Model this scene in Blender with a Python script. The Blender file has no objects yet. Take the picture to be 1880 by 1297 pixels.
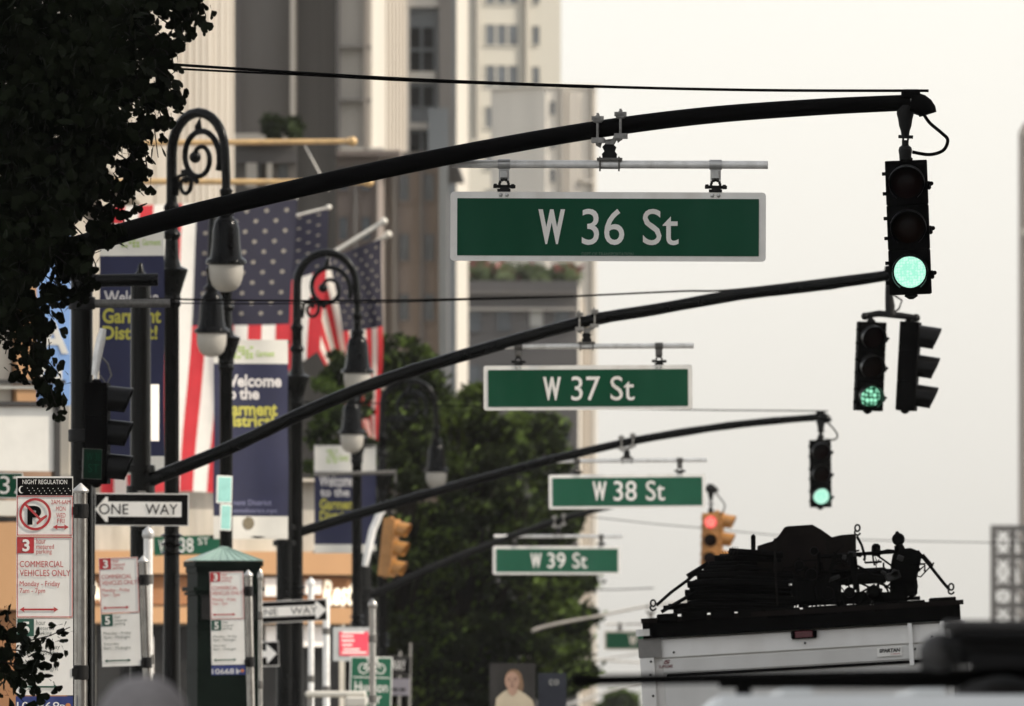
import bpy, math, random
from mathutils import Vector, Matrix, noise
R = math.radians
random.seed(7)
S = bpy.context.scene
COL = S.collection

# ------------------------------------------------------------------ camera, sky, sun, exposure
F = 51500.0                      # focal length in pixels of the 1880 px wide photograph
CAMZ = 1.65
PITCH = math.atan((1440 - 648.5) / F)
cd = bpy.data.cameras.new('camera'); cam = bpy.data.objects.new('camera', cd); COL.objects.link(cam)
cam.location = (0, 0, CAMZ); cam.rotation_euler = (math.pi / 2 + PITCH, 0, 0)
cd.sensor_width = 36; cd.lens = 36 * F / 1880; cd.clip_start = 1; cd.clip_end = 60000
cd.dof.use_dof = True; cd.dof.focus_distance = 168; cd.dof.aperture_fstop = cd.lens / 1000 / 0.047
S.camera = cam
SUN_AZ, SUN_EL = R(97), R(40)    # clockwise from the view axis (+Y), above the horizon
w = bpy.data.worlds.new('World'); S.world = w; w.use_nodes = True
wn = w.node_tree; wn.nodes.clear()
sky = wn.nodes.new('ShaderNodeTexSky'); sky.sky_type = 'NISHITA'; sky.sun_disc = False
sky.sun_elevation = SUN_EL; sky.sun_rotation = SUN_AZ
sky.air_density = 1.4; sky.dust_density = 5.6; sky.ozone_density = 1.0; sky.altitude = 1800
tint = wn.nodes.new('ShaderNodeMix'); tint.data_type = 'RGBA'; tint.blend_type = 'MULTIPLY'
tint.inputs['Factor'].default_value = 1; tint.inputs['B'].default_value = (1.0, 0.98, 0.955, 1)
bg = wn.nodes.new('ShaderNodeBackground'); bg.inputs['Strength'].default_value = 0.15
wo = wn.nodes.new('ShaderNodeOutputWorld')
hs = wn.nodes.new('ShaderNodeHueSaturation'); hs.inputs['Saturation'].default_value = 0.22
wn.links.new(sky.outputs[0], hs.inputs['Color']); wn.links.new(hs.outputs[0], tint.inputs['A']); wn.links.new(tint.outputs['Result'], bg.inputs['Color'])
wn.links.new(bg.outputs[0], wo.inputs['Surface'])
ld = bpy.data.lights.new('sun', 'SUN'); ld.energy = 2.4; ld.angle = R(0.5); ld.color = (1, 0.90, 0.76)
sun = bpy.data.objects.new('sun', ld); COL.objects.link(sun)
sd = Vector((math.sin(SUN_AZ) * math.cos(SUN_EL), math.cos(SUN_AZ) * math.cos(SUN_EL), math.sin(SUN_EL)))
sun.rotation_euler = sd.to_track_quat('Z', 'Y').to_euler(); sun.location = (60, 0, 80)
S.view_settings.view_transform = 'Standard'; S.view_settings.look = 'None'
S.view_settings.exposure = 0.86; S.view_settings.gamma = 1
S.render.engine = 'CYCLES'
S.cycles.max_bounces = 6; S.cycles.diffuse_bounces = 3; S.cycles.glossy_bounces = 3
S.cycles.transparent_max_bounces = 8; S.cycles.volume_bounces = 0
S.cycles.use_denoising = True

# ------------------------------------------------------------------ helpers
fwd = Vector((0, math.cos(PITCH), math.sin(PITCH))); upv = Vector((0, -math.sin(PITCH), math.cos(PITCH)))
def at(px, py, Y):
    d = fwd + Vector(((px - 940) / F, 0, 0)) + upv * (-(py - 648.5) / F)
    return Vector((0, 0, CAMZ)) + d * (Y / d.y)
def mpp(Y): return Y / F          # metres per photograph pixel at distance Y
def street(off, Y): return off + 0.005825 * Y     # X of a line parallel to the avenue

class MB:
    def __init__(s): s.v = []; s.f = []; s.m = []
    def add(s, vs, fs, mi=0):
        n = len(s.v); s.v += [Vector(p) for p in vs]
        for f in fs: s.f.append(tuple(i + n for i in f)); s.m.append(mi)
        return s
    def box(s, c, d, rot=None, mi=0, bev=0.0):
        c = Vector(c); x, y, z = d[0] / 2, d[1] / 2, d[2] / 2
        if bev <= 0:
            vs = [Vector(p) for p in ((-x,-y,-z),(x,-y,-z),(x,y,-z),(-x,y,-z),(-x,-y,z),(x,-y,z),(x,y,z),(-x,y,z))]
            fs = [(0,3,2,1),(4,5,6,7),(0,1,5,4),(1,2,6,5),(2,3,7,6),(3,0,4,7)]
        else:
            b = min(bev, x * .9, y * .9, z * .9); vs = []; fs = []
            for sx in (-1, 1):
                for sy in (-1, 1):
                    for sz in (-1, 1):
                        vs += [Vector((sx*x, sy*(y-b), sz*(z-b))), Vector((sx*(x-b), sy*y, sz*(z-b))), Vector((sx*(x-b), sy*(y-b), sz*z))]
            ix = lambda a, bb, cc, k: ((a*2+bb)*2+cc)*3+k
            q = lambda *l: fs.append(tuple(l))
            for a in (0, 1):
                q(*(ix(a, b_, c_, 0) for b_, c_ in ((0,0),(1,0),(1,1),(0,1))))
                q(*(ix(b_, a, c_, 1) for b_, c_ in ((0,0),(1,0),(1,1),(0,1))))
                q(*(ix(b_, c_, a, 2) for b_, c_ in ((0,0),(1,0),(1,1),(0,1))))
                for b_ in (0, 1):
                    q(ix(a,b_,0,0), ix(a,b_,1,0), ix(a,b_,1,1), ix(a,b_,0,1))
                    q(ix(a,0,b_,0), ix(a,1,b_,0), ix(a,1,b_,2), ix(a,0,b_,2))
                    q(ix(0,a,b_,1), ix(1,a,b_,1), ix(1,a,b_,2), ix(0,a,b_,2))
                    for c_ in (0, 1): q(ix(a,b_,c_,0), ix(a,b_,c_,1), ix(a,b_,c_,2))
        if rot is not None: vs = [rot @ p for p in vs]
        return s.add([p + c for p in vs], fs, mi)
    def tube(s, pts, r, seg=12, mi=0, cap=True, wob=0.0):
        pts = [Vector(p) for p in pts]; n = len(pts)
        rs = r if isinstance(r, (list, tuple)) else [r] * n
        vs = []; fs = []; prev = None
        for i, p in enumerate(pts):
            t = (pts[min(i+1, n-1)] - pts[max(i-1, 0)])
            t = t.normalized() if t.length > 1e-9 else Vector((0, 0, 1))
            if prev is None:
                a = Vector((0, 1, 0)) if abs(t.y) < .9 else Vector((1, 0, 0))
                u = (a - t * a.dot(t)).normalized()
            else: u = (prev - t * prev.dot(t)).normalized()
            prev = u; v = t.cross(u)
            for k in range(seg):
                a = 2 * math.pi * k / seg
                rr = rs[i] * (1 + wob * (random.random() - .5)) if wob else rs[i]
                vs.append(p + (u * math.cos(a) + v * math.sin(a)) * rr)
        for i in range(n - 1):
            for k in range(seg):
                k2 = (k + 1) % seg
                fs.append((i*seg+k, i*seg+k2, (i+1)*seg+k2, (i+1)*seg+k))
        if cap: fs += [tuple(range(seg-1, -1, -1)), tuple((n-1)*seg+k for k in range(seg))]
        return s.add(vs, fs, mi)
    def lathe(s, prof, c=(0,0,0), seg=24, mi=0, mat=None, ell=1.0):
        vs = []; fs = []; n = len(prof); c = Vector(c)
        for r, z in prof:
            for k in range(seg):
                a = 2 * math.pi * k / seg
                p = Vector((r * math.cos(a), r * ell * math.sin(a), z))
                if mat is not None: p = mat @ p
                vs.append(p + c)
        for i in range(n - 1):
            for k in range(seg):
                k2 = (k + 1) % seg; fs.append((i*seg+k, i*seg+k2, (i+1)*seg+k2, (i+1)*seg+k))
        fs += [tuple(range(seg-1, -1, -1)), tuple((n-1)*seg+k for k in range(seg))]
        return s.add(vs, fs, mi)
    def prism(s, poly, y0, y1, mi=0):        # polygon in (x, z), thickness from y0 to y1
        n = len(poly)
        vs = [(x, y0, z) for x, z in poly] + [(x, y1, z) for x, z in poly]
        fs = [tuple(range(n)), tuple(range(2*n-1, n-1, -1))] + [(i, (i+1) % n + 0, (i+1) % n + n, i + n) for i in range(n)]
        return s.add(vs, fs, mi)
    def disc(s, c, r, y, seg=24, mi=0, r0=None):
        if r0 is None:
            vs = [(c[0]+r*math.cos(2*math.pi*k/seg), y, c[1]+r*math.sin(2*math.pi*k/seg)) for k in range(seg)]
            return s.add(vs, [tuple(range(seg))], mi)
        vs = []
        for k in range(seg):
            a = 2*math.pi*k/seg
            vs += [(c[0]+r*math.cos(a), y, c[1]+r*math.sin(a)), (c[0]+r0*math.cos(a), y, c[1]+r0*math.sin(a))]
        return s.add(vs, [(2*k, 2*((k+1)%seg), 2*((k+1)%seg)+1, 2*k+1) for k in range(seg)], mi)
    def poly(s, pts, y, mi=0): return s.add([(a, y, b) for a, b in pts], [tuple(range(len(pts)))], mi)
    def sphere(s, c, r, seg=16, rings=10, mi=0, sc=(1,1,1)):
        c = Vector(c); vs = []; fs = []
        for i in range(rings + 1):
            th = math.pi * i / rings
            for k in range(seg):
                a = 2*math.pi*k/seg
                vs.append(c + Vector((r*sc[0]*math.sin(th)*math.cos(a), r*sc[1]*math.sin(th)*math.sin(a), r*sc[2]*math.cos(th))))
        for i in range(rings):
            for k in range(seg):
                k2 = (k+1) % seg; fs.append((i*seg+k, i*seg+k2, (i+1)*seg+k2, (i+1)*seg+k))
        return s.add(vs, fs, mi)

def obj(name, mb, mats, parent=None, loc=(0,0,0), smooth=True, rot=None):
    me = bpy.data.meshes.new(name)
    me.from_pydata([tuple(p) for p in mb.v], [], mb.f)
    mats = mats if isinstance(mats, (list, tuple)) else [mats]
    for m in mats: me.materials.append(m)
    if len(mats) > 1: me.polygons.foreach_set('material_index', mb.m)
    me.validate(); me.update()
    if smooth:
        me.polygons.foreach_set('use_smooth', [True] * len(me.polygons))
        me.set_sharp_from_angle(angle=R(35))
    o = bpy.data.objects.new(name, me); COL.objects.link(o); o.location = loc
    if rot: o.rotation_euler = rot
    if parent: o.parent = parent
    return o
def tag(o, label, cat, group=None, kind=None):
    if label: o['label'] = label
    if cat: o['category'] = cat
    if group: o['group'] = group
    if kind: o['kind'] = kind
    return o
def thing(name, label, cat, loc=(0,0,0), rot=(0,0,0), group=None):
    o = bpy.data.objects.new(name, None); COL.objects.link(o); o.location = loc; o.rotation_euler = rot
    o.empty_display_size = .1
    return tag(o, label, cat, group)

def mat(name, col, rough=.6, metal=0.0, var=.12, scale=6.0, bump=0.0, emit=None, estr=1.0, spec=.5, trans=0.0, streak=1.0, dirt_sheen=None, dirt_sheen_amt=.5):
    m = bpy.data.materials.new(name); m.use_nodes = True; nt = m.node_tree; N = nt.nodes; L = nt.links
    b = N['Principled BSDF']; b.inputs['Roughness'].default_value = rough; b.inputs['Metallic'].default_value = metal
    b.inputs['Specular IOR Level'].default_value = spec
    tc = N.new('ShaderNodeTexCoord'); mp = N.new('ShaderNodeMapping'); mp.inputs['Scale'].default_value = (scale, scale, scale * streak)
    L.new(tc.outputs['Object'], mp.inputs['Vector'])
    nz = N.new('ShaderNodeTexNoise'); nz.inputs['Scale'].default_value = 1; nz.inputs['Detail'].default_value = 5; nz.inputs['Roughness'].default_value = .6
    L.new(mp.outputs[0], nz.inputs['Vector'])
    mr = N.new('ShaderNodeMapRange'); mr.inputs['From Min'].default_value = .3; mr.inputs['From Max'].default_value = .7
    mr.inputs['To Min'].default_value = 1 - var; mr.inputs['To Max'].default_value = 1 + var
    L.new(nz.outputs['Fac'], mr.inputs['Value'])
    mx = N.new('ShaderNodeMix'); mx.data_type = 'RGBA'; mx.blend_type = 'MULTIPLY'; mx.inputs['Factor'].default_value = 1
    mx.inputs['A'].default_value = (*col, 1); L.new(mr.outputs[0], mx.inputs['B'])
    out = mx.outputs['Result']
    if dirt_sheen is not None:
        n2 = N.new('ShaderNodeTexNoise'); n2.inputs['Scale'].default_value = scale * .6; n2.inputs['Detail'].default_value = 7
        mp2 = N.new('ShaderNodeMapping'); mp2.inputs['Scale'].default_value = (1.6, 1.6, .35); L.new(tc.outputs['Object'], mp2.inputs['Vector']); L.new(mp2.outputs[0], n2.inputs['Vector'])
        r2 = N.new('ShaderNodeMapRange'); r2.inputs['From Min'].default_value = .45; r2.inputs['From Max'].default_value = .75; r2.inputs['To Max'].default_value = dirt_sheen_amt
        L.new(n2.outputs['Fac'], r2.inputs['Value'])
        m2 = N.new('ShaderNodeMix'); m2.data_type = 'RGBA'; m2.inputs['B'].default_value = (*dirt_sheen, 1)
        L.new(r2.outputs[0], m2.inputs['Factor']); L.new(out, m2.inputs['A']); out = m2.outputs['Result']
    L.new(out, b.inputs['Base Color'])
    if bump:
        bp = N.new('ShaderNodeBump'); bp.inputs['Strength'].default_value = bump; bp.inputs['Distance'].default_value = .01
        L.new(nz.outputs['Fac'], bp.inputs['Height']); L.new(bp.outputs[0], b.inputs['Normal'])
    if emit is not None:
        b.inputs['Emission Color'].default_value = (*emit, 1); b.inputs['Emission Strength'].default_value = estr
    if trans > 0:
        tr = N.new('ShaderNodeBsdfTranslucent'); L.new(out, tr.inputs['Color'])
        ms = N.new('ShaderNodeMixShader'); ms.inputs['Fac'].default_value = trans
        L.new(b.outputs[0], ms.inputs[1]); L.new(tr.outputs[0], ms.inputs[2]); L.new(ms.outputs[0], N['Material Output'].inputs['Surface'])
    return m

M = {}
M['black'] = mat('black_paint', (.0016,.0014,.0013), .7, var=.3, scale=9, bump=.2, spec=.04)
M['pole'] = mat('black_green_pole_paint', (.0028,.003,.0027), .26, var=.35, scale=5, bump=.15, dirt_sheen=(.010,.009,.008), dirt_sheen_amt=.5, spec=.10)
M['pole_far'] = mat('dark_grey_pole_paint', (.006,.006,.0057), .42, var=.3, scale=5, dirt_sheen=(.015,.014,.012), dirt_sheen_amt=.5, spec=.12)
M['lamp'] = mat('glossy_black_lamp_paint', (.002,.002,.002), .14, var=.2, scale=8, spec=.07)
M['galv'] = mat('galvanised_steel', (.46,.45,.43), .42, .55, var=.2, scale=14, bump=.1)
M['galv_white'] = mat('white_galvanised_pipe', (.80,.78,.74), .45, .15, var=.12, scale=14, bump=.1, dirt_sheen=(.3,.27,.22), dirt_sheen_amt=.4)
M['galv_dark'] = mat('weathered_steel', (.13,.122,.11), .5, .3, var=.3, scale=30, bump=.3, spec=.2)
M['galv_mid'] = mat('dull_zinc_steel', (.27,.26,.24), .5, .3, var=.35, scale=30, bump=.3, spec=.3)
M['iron'] = mat('dark_cast_iron', (.012,.0115,.011), .55, .2, var=.3, scale=20, bump=.3, spec=.2)
M['green'] = mat('street_sign_green', (.0055,.066,.031), .5, var=.14, scale=1.6, dirt_sheen=(.030,.105,.066), dirt_sheen_amt=.6, spec=.12)  # second tone paints soft pale reflection streaks onto the sign face
M['green_far'] = mat('hazed_street_sign_green', (.015,.095,.052), .5, var=.10, scale=3, dirt_sheen=(.025,.11,.065), dirt_sheen_amt=.4, spec=.15)  # paler copy of the sign green, distance haze put into the colour
M['signwhite'] = mat('reflective_sign_white', (.88,.845,.78), .5, var=.06, scale=7, dirt_sheen=(.66,.60,.52), dirt_sheen_amt=.5)
M['paperwhite'] = mat('clean_sign_white', (.80,.78,.73), .5, var=.05, scale=6, dirt_sheen=(.6,.55,.48), dirt_sheen_amt=.35)
M['signblack'] = mat('sign_black', (.004,.0037,.0034), .6, var=.2, scale=12, spec=.06)
M['signred'] = mat('sign_red', (.42,.025,.030), .5, var=.15, scale=15, dirt_sheen=(.45,.15,.13), dirt_sheen_amt=.4)
M['signgreen'] = mat('regulation_dark_green', (.015,.075,.05), .5, var=.15, scale=15)
M['signblue'] = mat('regulation_blue', (.02,.035,.16), .5, var=.2, scale=15, dirt_sheen=(.1,.1,.2), dirt_sheen_amt=.3)
M['orange_dot'] = mat('sticker_orange', (.55,.2,.06), .6)
M['yellow_sig'] = mat('signal_yellow_paint', (.36,.165,.04), .42, var=.2, scale=10, dirt_sheen=(.2,.10,.035), dirt_sheen_amt=.5)
M['visor'] = mat('signal_black_visor', (.0035,.0033,.003), .36, var=.25, scale=15, spec=.12)
M['lens_off'] = mat('dark_red_glass', (.008,.0018,.0014), .3, var=.3, scale=20, spec=.08)
M['lens_amber'] = mat('dark_amber_glass', (.009,.003,.0012), .3, var=.3, scale=20, spec=.08)

def lens_mat(name, c1, c2, st, sc):
    m = bpy.data.materials.new(name); m.use_nodes = True; nt = m.node_tree; N = nt.nodes; L = nt.links; b = N['Principled BSDF']
    tc = N.new('ShaderNodeTexCoord'); vo = N.new('ShaderNodeTexVoronoi'); vo.inputs['Scale'].default_value = sc; vo.inputs['Randomness'].default_value = .45
    L.new(tc.outputs['Object'], vo.inputs['Vector'])
    rp = N.new('ShaderNodeMapRange'); rp.inputs['From Min'].default_value = .30; rp.inputs['From Max'].default_value = .62
    L.new(vo.outputs['Distance'], rp.inputs['Value'])
    mx = N.new('ShaderNodeMix'); mx.data_type = 'RGBA'; mx.inputs['A'].default_value = (*c1, 1); mx.inputs['B'].default_value = (*c2, 1)
    L.new(rp.outputs[0], mx.inputs['Factor'])
    L.new(mx.outputs['Result'], b.inputs['Emission Color']); b.inputs['Emission Strength'].default_value = st
    b.inputs['Base Color'].default_value = (*[x * .1 for x in c2], 1)
    return m
M['lens_green'] = lens_mat('lit_green_lens', (.38,.60,.49), (.22,.52,.39), 1.0, 62)
M['lens_green_dim'] = lens_mat('lit_green_lens_patchy', (.24,.6,.40), (.0,.03,.012), 1.0, 26)
M['lens_red'] = lens_mat('lit_red_lens', (.75,.24,.17), (.62,.04,.055), 1.0, 30)

# ------------------------------------------------------------------ text as mesh
_cache = {}
def text_raw(body, bold):
    key = (body, bold)
    if key in _cache: return _cache[key]
    c = bpy.data.curves.new('t', 'FONT'); c.body = body; c.size = 1; c.offset = bold; c.resolution_u = 4
    o = bpy.data.objects.new('t', c); COL.objects.link(o)
    bpy.context.view_layer.update()
    me = bpy.data.meshes.new_from_object(o.evaluated_get(bpy.context.evaluated_depsgraph_get()))
    v = [(p.co.x, p.co.y) for p in me.vertices]; f = [tuple(p.vertices) for p in me.polygons]
    bpy.data.objects.remove(o); bpy.data.curves.remove(c); bpy.data.meshes.remove(me)
    _cache[key] = (v, f); return v, f
def text(mb, body, x0, x1, z0, z1, y, bold=.02, fn=None, mi=0, shear=0.0):
    v, f = text_raw(body, bold)
    xs = [p[0] for p in v]; zs = [p[1] for p in v]
    ax, bx, az, bz = min(xs), max(xs), min(zs), max(zs)
    vs = []
    for a, b in v:
        z = z0 + (b - az) / (bz - az) * (z1 - z0)
        p = Vector((x0 + (a - ax) / (bx - ax) * (x1 - x0) + shear * (z - z0), y, z))
        vs.append(fn(p) if fn else p)
    return mb.add(vs, f, mi)

# ------------------------------------------------------------------ ground and avenue
def sheet(name, x0, x1, y0, y1, z, m, n=1, shear=True):
    mb = MB(); vs = []; fs = []
    for i in range(n + 1):
        Y = y0 + (y1 - y0) * i / n; sx = .005825 * Y if shear else 0
        vs += [(x0 + sx, Y, z), (x1 + sx, Y, z)]
    for i in range(n): fs.append((2*i, 2*i+1, 2*i+3, 2*i+2))
    mb.add(vs, fs); o = obj(name, mb, m, smooth=False); o['kind'] = 'structure'; return o
M['ground'] = mat('city_ground', (.10,.095,.085), .9, var=.2, scale=.2)
M['asphalt'] = mat('asphalt', (.052,.050,.047), .85, var=.25, scale=3, bump=.4)
M['paving'] = mat('concrete_paving', (.26,.25,.23), .85, var=.12, scale=2, bump=.2)
M['marking'] = mat('road_marking_white', (.7,.68,.62), .7, var=.2, scale=5)
sheet('ground', -1500, 1500, -100, 4200, 0, M['ground'], 1, False)
sheet('road', -3.6, 13.0, -60, 2600, .004, M['asphalt'], 8)
for n_, a, b in (('pavement', -9.3, -3.6), ('pavement', 13.0, 18.0)):
    mb = MB(); vs = []
    for Y in (-60, 2600):
        sx = .005825 * Y; vs += [(a+sx,Y,0),(a+sx,Y,.14),(b+sx,Y,.14),(b+sx,Y,0)]
    mb.add(vs, [(0,1,5,4),(1,2,6,5),(2,3,7,6),(0,3,2,1),(4,5,6,7)]); o = obj(n_, mb, M['paving'], smooth=False); o['kind'] = 'structure'
mb = MB()
for lane in (0.2, 3.4, 6.6, 9.8):
    for k in range(150):
        Y = 20 + k * 9.0; x = street(lane, Y)
        mb.add([(x-.06,Y,.009),(x+.06,Y,.009),(x+.06+.0175,Y+3,.009),(x-.06+.0175,Y+3,.009)], [(0,1,2,3)])
o = obj('road_marking', mb, M['marking'], smooth=False); o['kind'] = 'structure'

# ------------------------------------------------------------------ traffic signals
def visor_mesh(r, L, cap=False):
    mb = MB(); vs = []; fs = []; n = 20
    for i in range(n + 1):
        a = R(-55) + R(290) * i / n
        l = L * (.62 + .38 * max(0, math.sin(a) * .6 + .4)); dz = -.10
        for rr in (r, r - .004):
            x, z = rr * math.cos(a), rr * math.sin(a)
            vs += [(x, 0, z), (x, -l, z + dz * l)]
    for i in range(n):
        b = 4 * i; c = b + 4
        fs += [(b, c, c+1, b+1), (b+2, b+3, c+3, c+2), (b+1, c+1, c+3, b+3)]
    fs += [(0, 1, 3, 2), (4*n, 4*n+2, 4*n+3, 4*n+1)]
    return mb.add(vs, fs)
def signal(label, loc, yaw, roll, lit=None, housing=None, visor=None, group='traffic lights along the avenue', scale=1.0, lensr=.092, visL=.19):
    housing = housing or M['black']; visor = visor or M['visor']
    o = thing('traffic_light', label, 'traffic light', loc, group=group)
    o.rotation_euler = (Matrix.Rotation(roll, 3, 'Y') @ Matrix.Rotation(yaw, 3, 'Z')).to_euler(); o.scale = (scale,) * 3
    mb = MB()
    for k in (1, 0, -1):
        z = k * .258
        mb.box((0, .03, z), (.232, .15, .2585), bev=.006)
        mb.box((0, -.055, z), (.244, .022, .2575), bev=.005)
        for dz in (.055, -.06): mb.box((-.126, -.05, z + dz), (.03, .03, .02))
        mb.box((.128, -.05, z - .02), (.024, .03, .05), bev=.008); mb.sphere((.142, -.052, z - .01), .013, 8, 6)
    mb.lathe([(.035, 0), (.04, .012), (.02, .03)], (0, .03, .385)); mb.lathe([(.012, -.03), (.04, -.012), (.035, 0)], (0, .03, -.385))
    obj('housing', mb, housing, o)
    v = visor_mesh(lensr + .014, visL)
    for k in (1, 0, -1):
        vo = obj('visor', v, visor, o, (0, -.064, k * .258))
        mb = MB(); mb.lathe([(lensr, 0), (lensr * .86, .012), (lensr * .5, .02), (.001, .023)], mat=Matrix.Rotation(R(90), 3, 'X'), seg=28)
        lm = M['lens_off'] if k == 1 else (M['lens_amber'] if k == 0 else M['lens_off'])
        if lit and lit[0] == k: lm = lit[1]
        obj('lens', mb, lm, o, (0, -.066, k * .258))
    return o

# ------------------------------------------------------------------ mast arm poles
def mast(label, Y, pole_px, pole_top, pole_w, path, r0, r1, m, clamp_y, wob=0.0, base=True, elbow=True, yend=None):
    P = at(pole_px, 1440, Y); P.z = 0
    o = thing('traffic_pole', label, 'traffic pole', P, group='mast arm traffic poles along the avenue')
    top = at(pole_px, pole_top, Y).z; s = mpp(Y); r = pole_w * s / 2
    mb = MB()
    mb.lathe([(r*1.12, .5), (r*1.06, 2.2), (r, top * .7), (r * .96, top)], seg=20)
    sm = M['pole_far'] if m is M.get('alu') else m
    obj('shaft', mb, sm, o)
    mb = MB(); mb.lathe([(r*2.6, .14), (r*2.6, .25), (r*1.7, .45), (r*1.6, .8), (r*1.2, .95)], seg=16); obj('base', mb, sm, o)
    mb = MB(); mb.lathe([(r*1.15, 0), (r*1.15, .03), (r*.8, .06), (r*.35, .10), (r*.2, .16), (.003, .18)], (0, 0, top), seg=16); obj('finial', mb, sm, o)
    pts = [at(x, y, Y + (0 if yend is None else yend * i / len(path))) - P for i, (x, y) in enumerate(path)]
    # smooth the path
    q = []
    for i in range(len(pts) - 1):
        a, b, c, d = pts[max(i-1, 0)], pts[i], pts[i+1], pts[min(i+2, len(pts)-1)]
        for k in range(6):
            t = k / 6
            q.append(.5 * ((2*b) + (c - a)*t + (2*a - 5*b + 4*c - d)*t*t + (3*b - a - 3*c + d)*t**3))
    q.append(pts[-1]); n = len(q)
    rr = [(r0 + (r1 - r0) * i / (n - 1)) * s / 2 * (1 + wob * noise.noise(Vector((i * .9, Y, 0)))) for i in range(n)]
    mb = MB(); mb.tube(q, rr, 16)
    if elbow:
        e = q[-1]; sgn = 1 if q[-1].x > q[0].x else -1
        for k in range(5): pass
        R_ = rr[-1]
        arc = [e + Vector((sgn * R_ * 2.2 * math.sin(a), 0, -R_ * 1.6 * (1 - math.cos(a)))) for a in (0, .3, .6, .9, 1.2, 1.5)]
        mb.tube(arc, [R_ * 1.35, R_*1.4, R_*1.4, R_*1.35, R_*1.25, R_*1.15], 14)
        mb.box(e + Vector((0, 0, R_ * 1.1)), (R_ * 2.4, R_ * 2, R_ * 1.2), bev=R_ * .3)
    obj('mast_arm', mb, m, o)
    zc = at(pole_px, clamp_y, Y).z; mb = MB()
    for dz in (-.09, .09): mb.lathe([(r*1.25, -.035), (r*1.4, -.03), (r*1.4, .03), (r*1.25, .035)], (0, 0, zc + dz), seg=18)
    mb.tube([(0, 0, zc), q[0] + (q[1] - q[0]) * .3], [rr[0] * 1.5, rr[0] * 1.35], 14)
    for a in (0, 1, 2, 3): mb.sphere((r*1.45*math.cos(a*1.57+.5), r*1.45*math.sin(a*1.57+.5), zc + .09), .016, 8, 6)
    obj('arm_clamp', mb, m, o)
    return o, P, q
def wire(label, pts, Y, px_w, m=None, sag=None, group='guy wires of the mast arms'):
    s = mpp(Y); P = at(*pts[0], Y); mb = MB()
    p3 = [at(x, y, Y) - P for x, y in pts]
    q = []
    for i in range(len(p3) - 1):
        a, b, c, d = p3[max(i-1, 0)], p3[i], p3[i+1], p3[min(i+2, len(p3)-1)]
        for k in range(8):
            t = k / 8; q.append(.5 * ((2*b) + (c - a)*t + (2*a - 5*b + 4*c - d)*t*t + (3*b - a - 3*c + d)*t**3))
    q.append(p3[-1])
    mb.tube(q, px_w * s / 2, 6)
    o = obj('guy_wire', mb, m or M['black'], None, P)
    return tag(o, label, 'wire', group)

mast('black curved mast arm carrying the W 36 St sign, thickest of the arms', 162, -405, -30, 46,
     [(-385,640),(-250,585),(-100,530),(60,476),(210,432),(350,393),(500,357),(700,312),(900,272),(1110,236),(1300,212),(1500,197),(1640,190),(1672,189)], 40, 29, M['black'], 640)
mast('dark grey pole whose arm carries the W 37 St sign, beside the navy banner', 244, 258, 520, 38,
     [(272,884),(300,872),(420,823),(560,757),(700,700),(890,641),(1078,590),(1200,569),(1360,541),(1500,525),(1636,505)], 26, 20, M['pole'], 880, .10)
mast('black pole with finial whose arm carries the W 38 St sign', 322, 524, 722, 33,
     [(534,985),(560,974),(720,926),(850,889),(1000,848),(1152,812),(1300,787),(1400,775),(1506,766)], 19, 13, M['pole'], 983, .16)
mast('dark pole in the tree shade whose arm carries the W 39 St sign', 402, 668, 880, 28,
     [(676,1096),(700,1085),(800,1040),(900,1000),(1000,964),(1100,935),(1200,914),(1304,897)], 14, 10, M['pole_far'], 1096, .2)
M['alu'] = mat('pale_aluminium_mast', (.62,.59,.54), .5, .1, var=.15, scale=4)
mast('pale aluminium mast arm of the W 40 St corner below the trees', 575, 800, 1010, 22,
     [(806,1222),(880,1196),(940,1174),(1000,1151),(1100,1131),(1190,1113),(1260,1104)], 7, 4, M['alu'], 1222, .4)
mast('pale mast arm sloping slightly down across the cream stone edge', 600, 830, 1040, 18,
     [(836,1202),(945,1205),(1060,1210),(1160,1216),(1240,1221)], 5, 3, M['alu'], 1202, .4)
mast('pale mast arm rising behind the black pipe end', 660, 880, 1060, 16,
     [(884,1268),(1010,1236),(1080,1216),(1160,1202),(1230,1190)], 5, 3, M['alu'], 1268, .4)
mast('lowest pale mast arm, just above the poster panel corner', 720, 930, 1090, 14,
     [(934,1325),(1050,1292),(1100,1275),(1160,1257),(1230,1240)], 6, 4, M['alu'], 1325, .4)

wire('black guy wire of the W 36 St arm, upper strand crossing the whole sky', [(-380,60),(0,96),(350,121),(740,145),(1090,159),(1400,166),(1705,167)], 162, 6)
wire('black guy wire of the W 36 St arm, lower strand across the ginkgo leaves', [(-380,78),(0,108),(350,128),(560,138),(740,148),(900,154),(1090,161)], 162, 4.5)
wire('thin dark guy wire just below the W 36 St sign', [(258,548),(450,552),(690,552),(1000,546),(1100,542),(1250,535),(1360,531),(1640,497)], 244, 4)
wire('second thin guy wire, doubling the one below the W 36 St sign', [(258,556),(450,558),(690,556),(850,551),(1000,547),(1090,543)], 244, 2.6)
wire('thin guy wire level with the lower edge of the W 37 St sign', [(524,738),(700,741),(900,747),(1280,753),(1400,754),(1520,755)], 322, 2.6)
wire('hair thin wire drooping from the W 38 St sign to the right edge', [(1040,944),(1180,960),(1290,970),(1440,984),(1600,992),(1900,998)], 420, 1.8, M['pole_far'])
wire('faint wire just under the W 39 St sign', [(900,1068),(985,1078),(1060,1081),(1120,1083),(1200,1080)], 480, 2.4, M['pole_far'])

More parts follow.
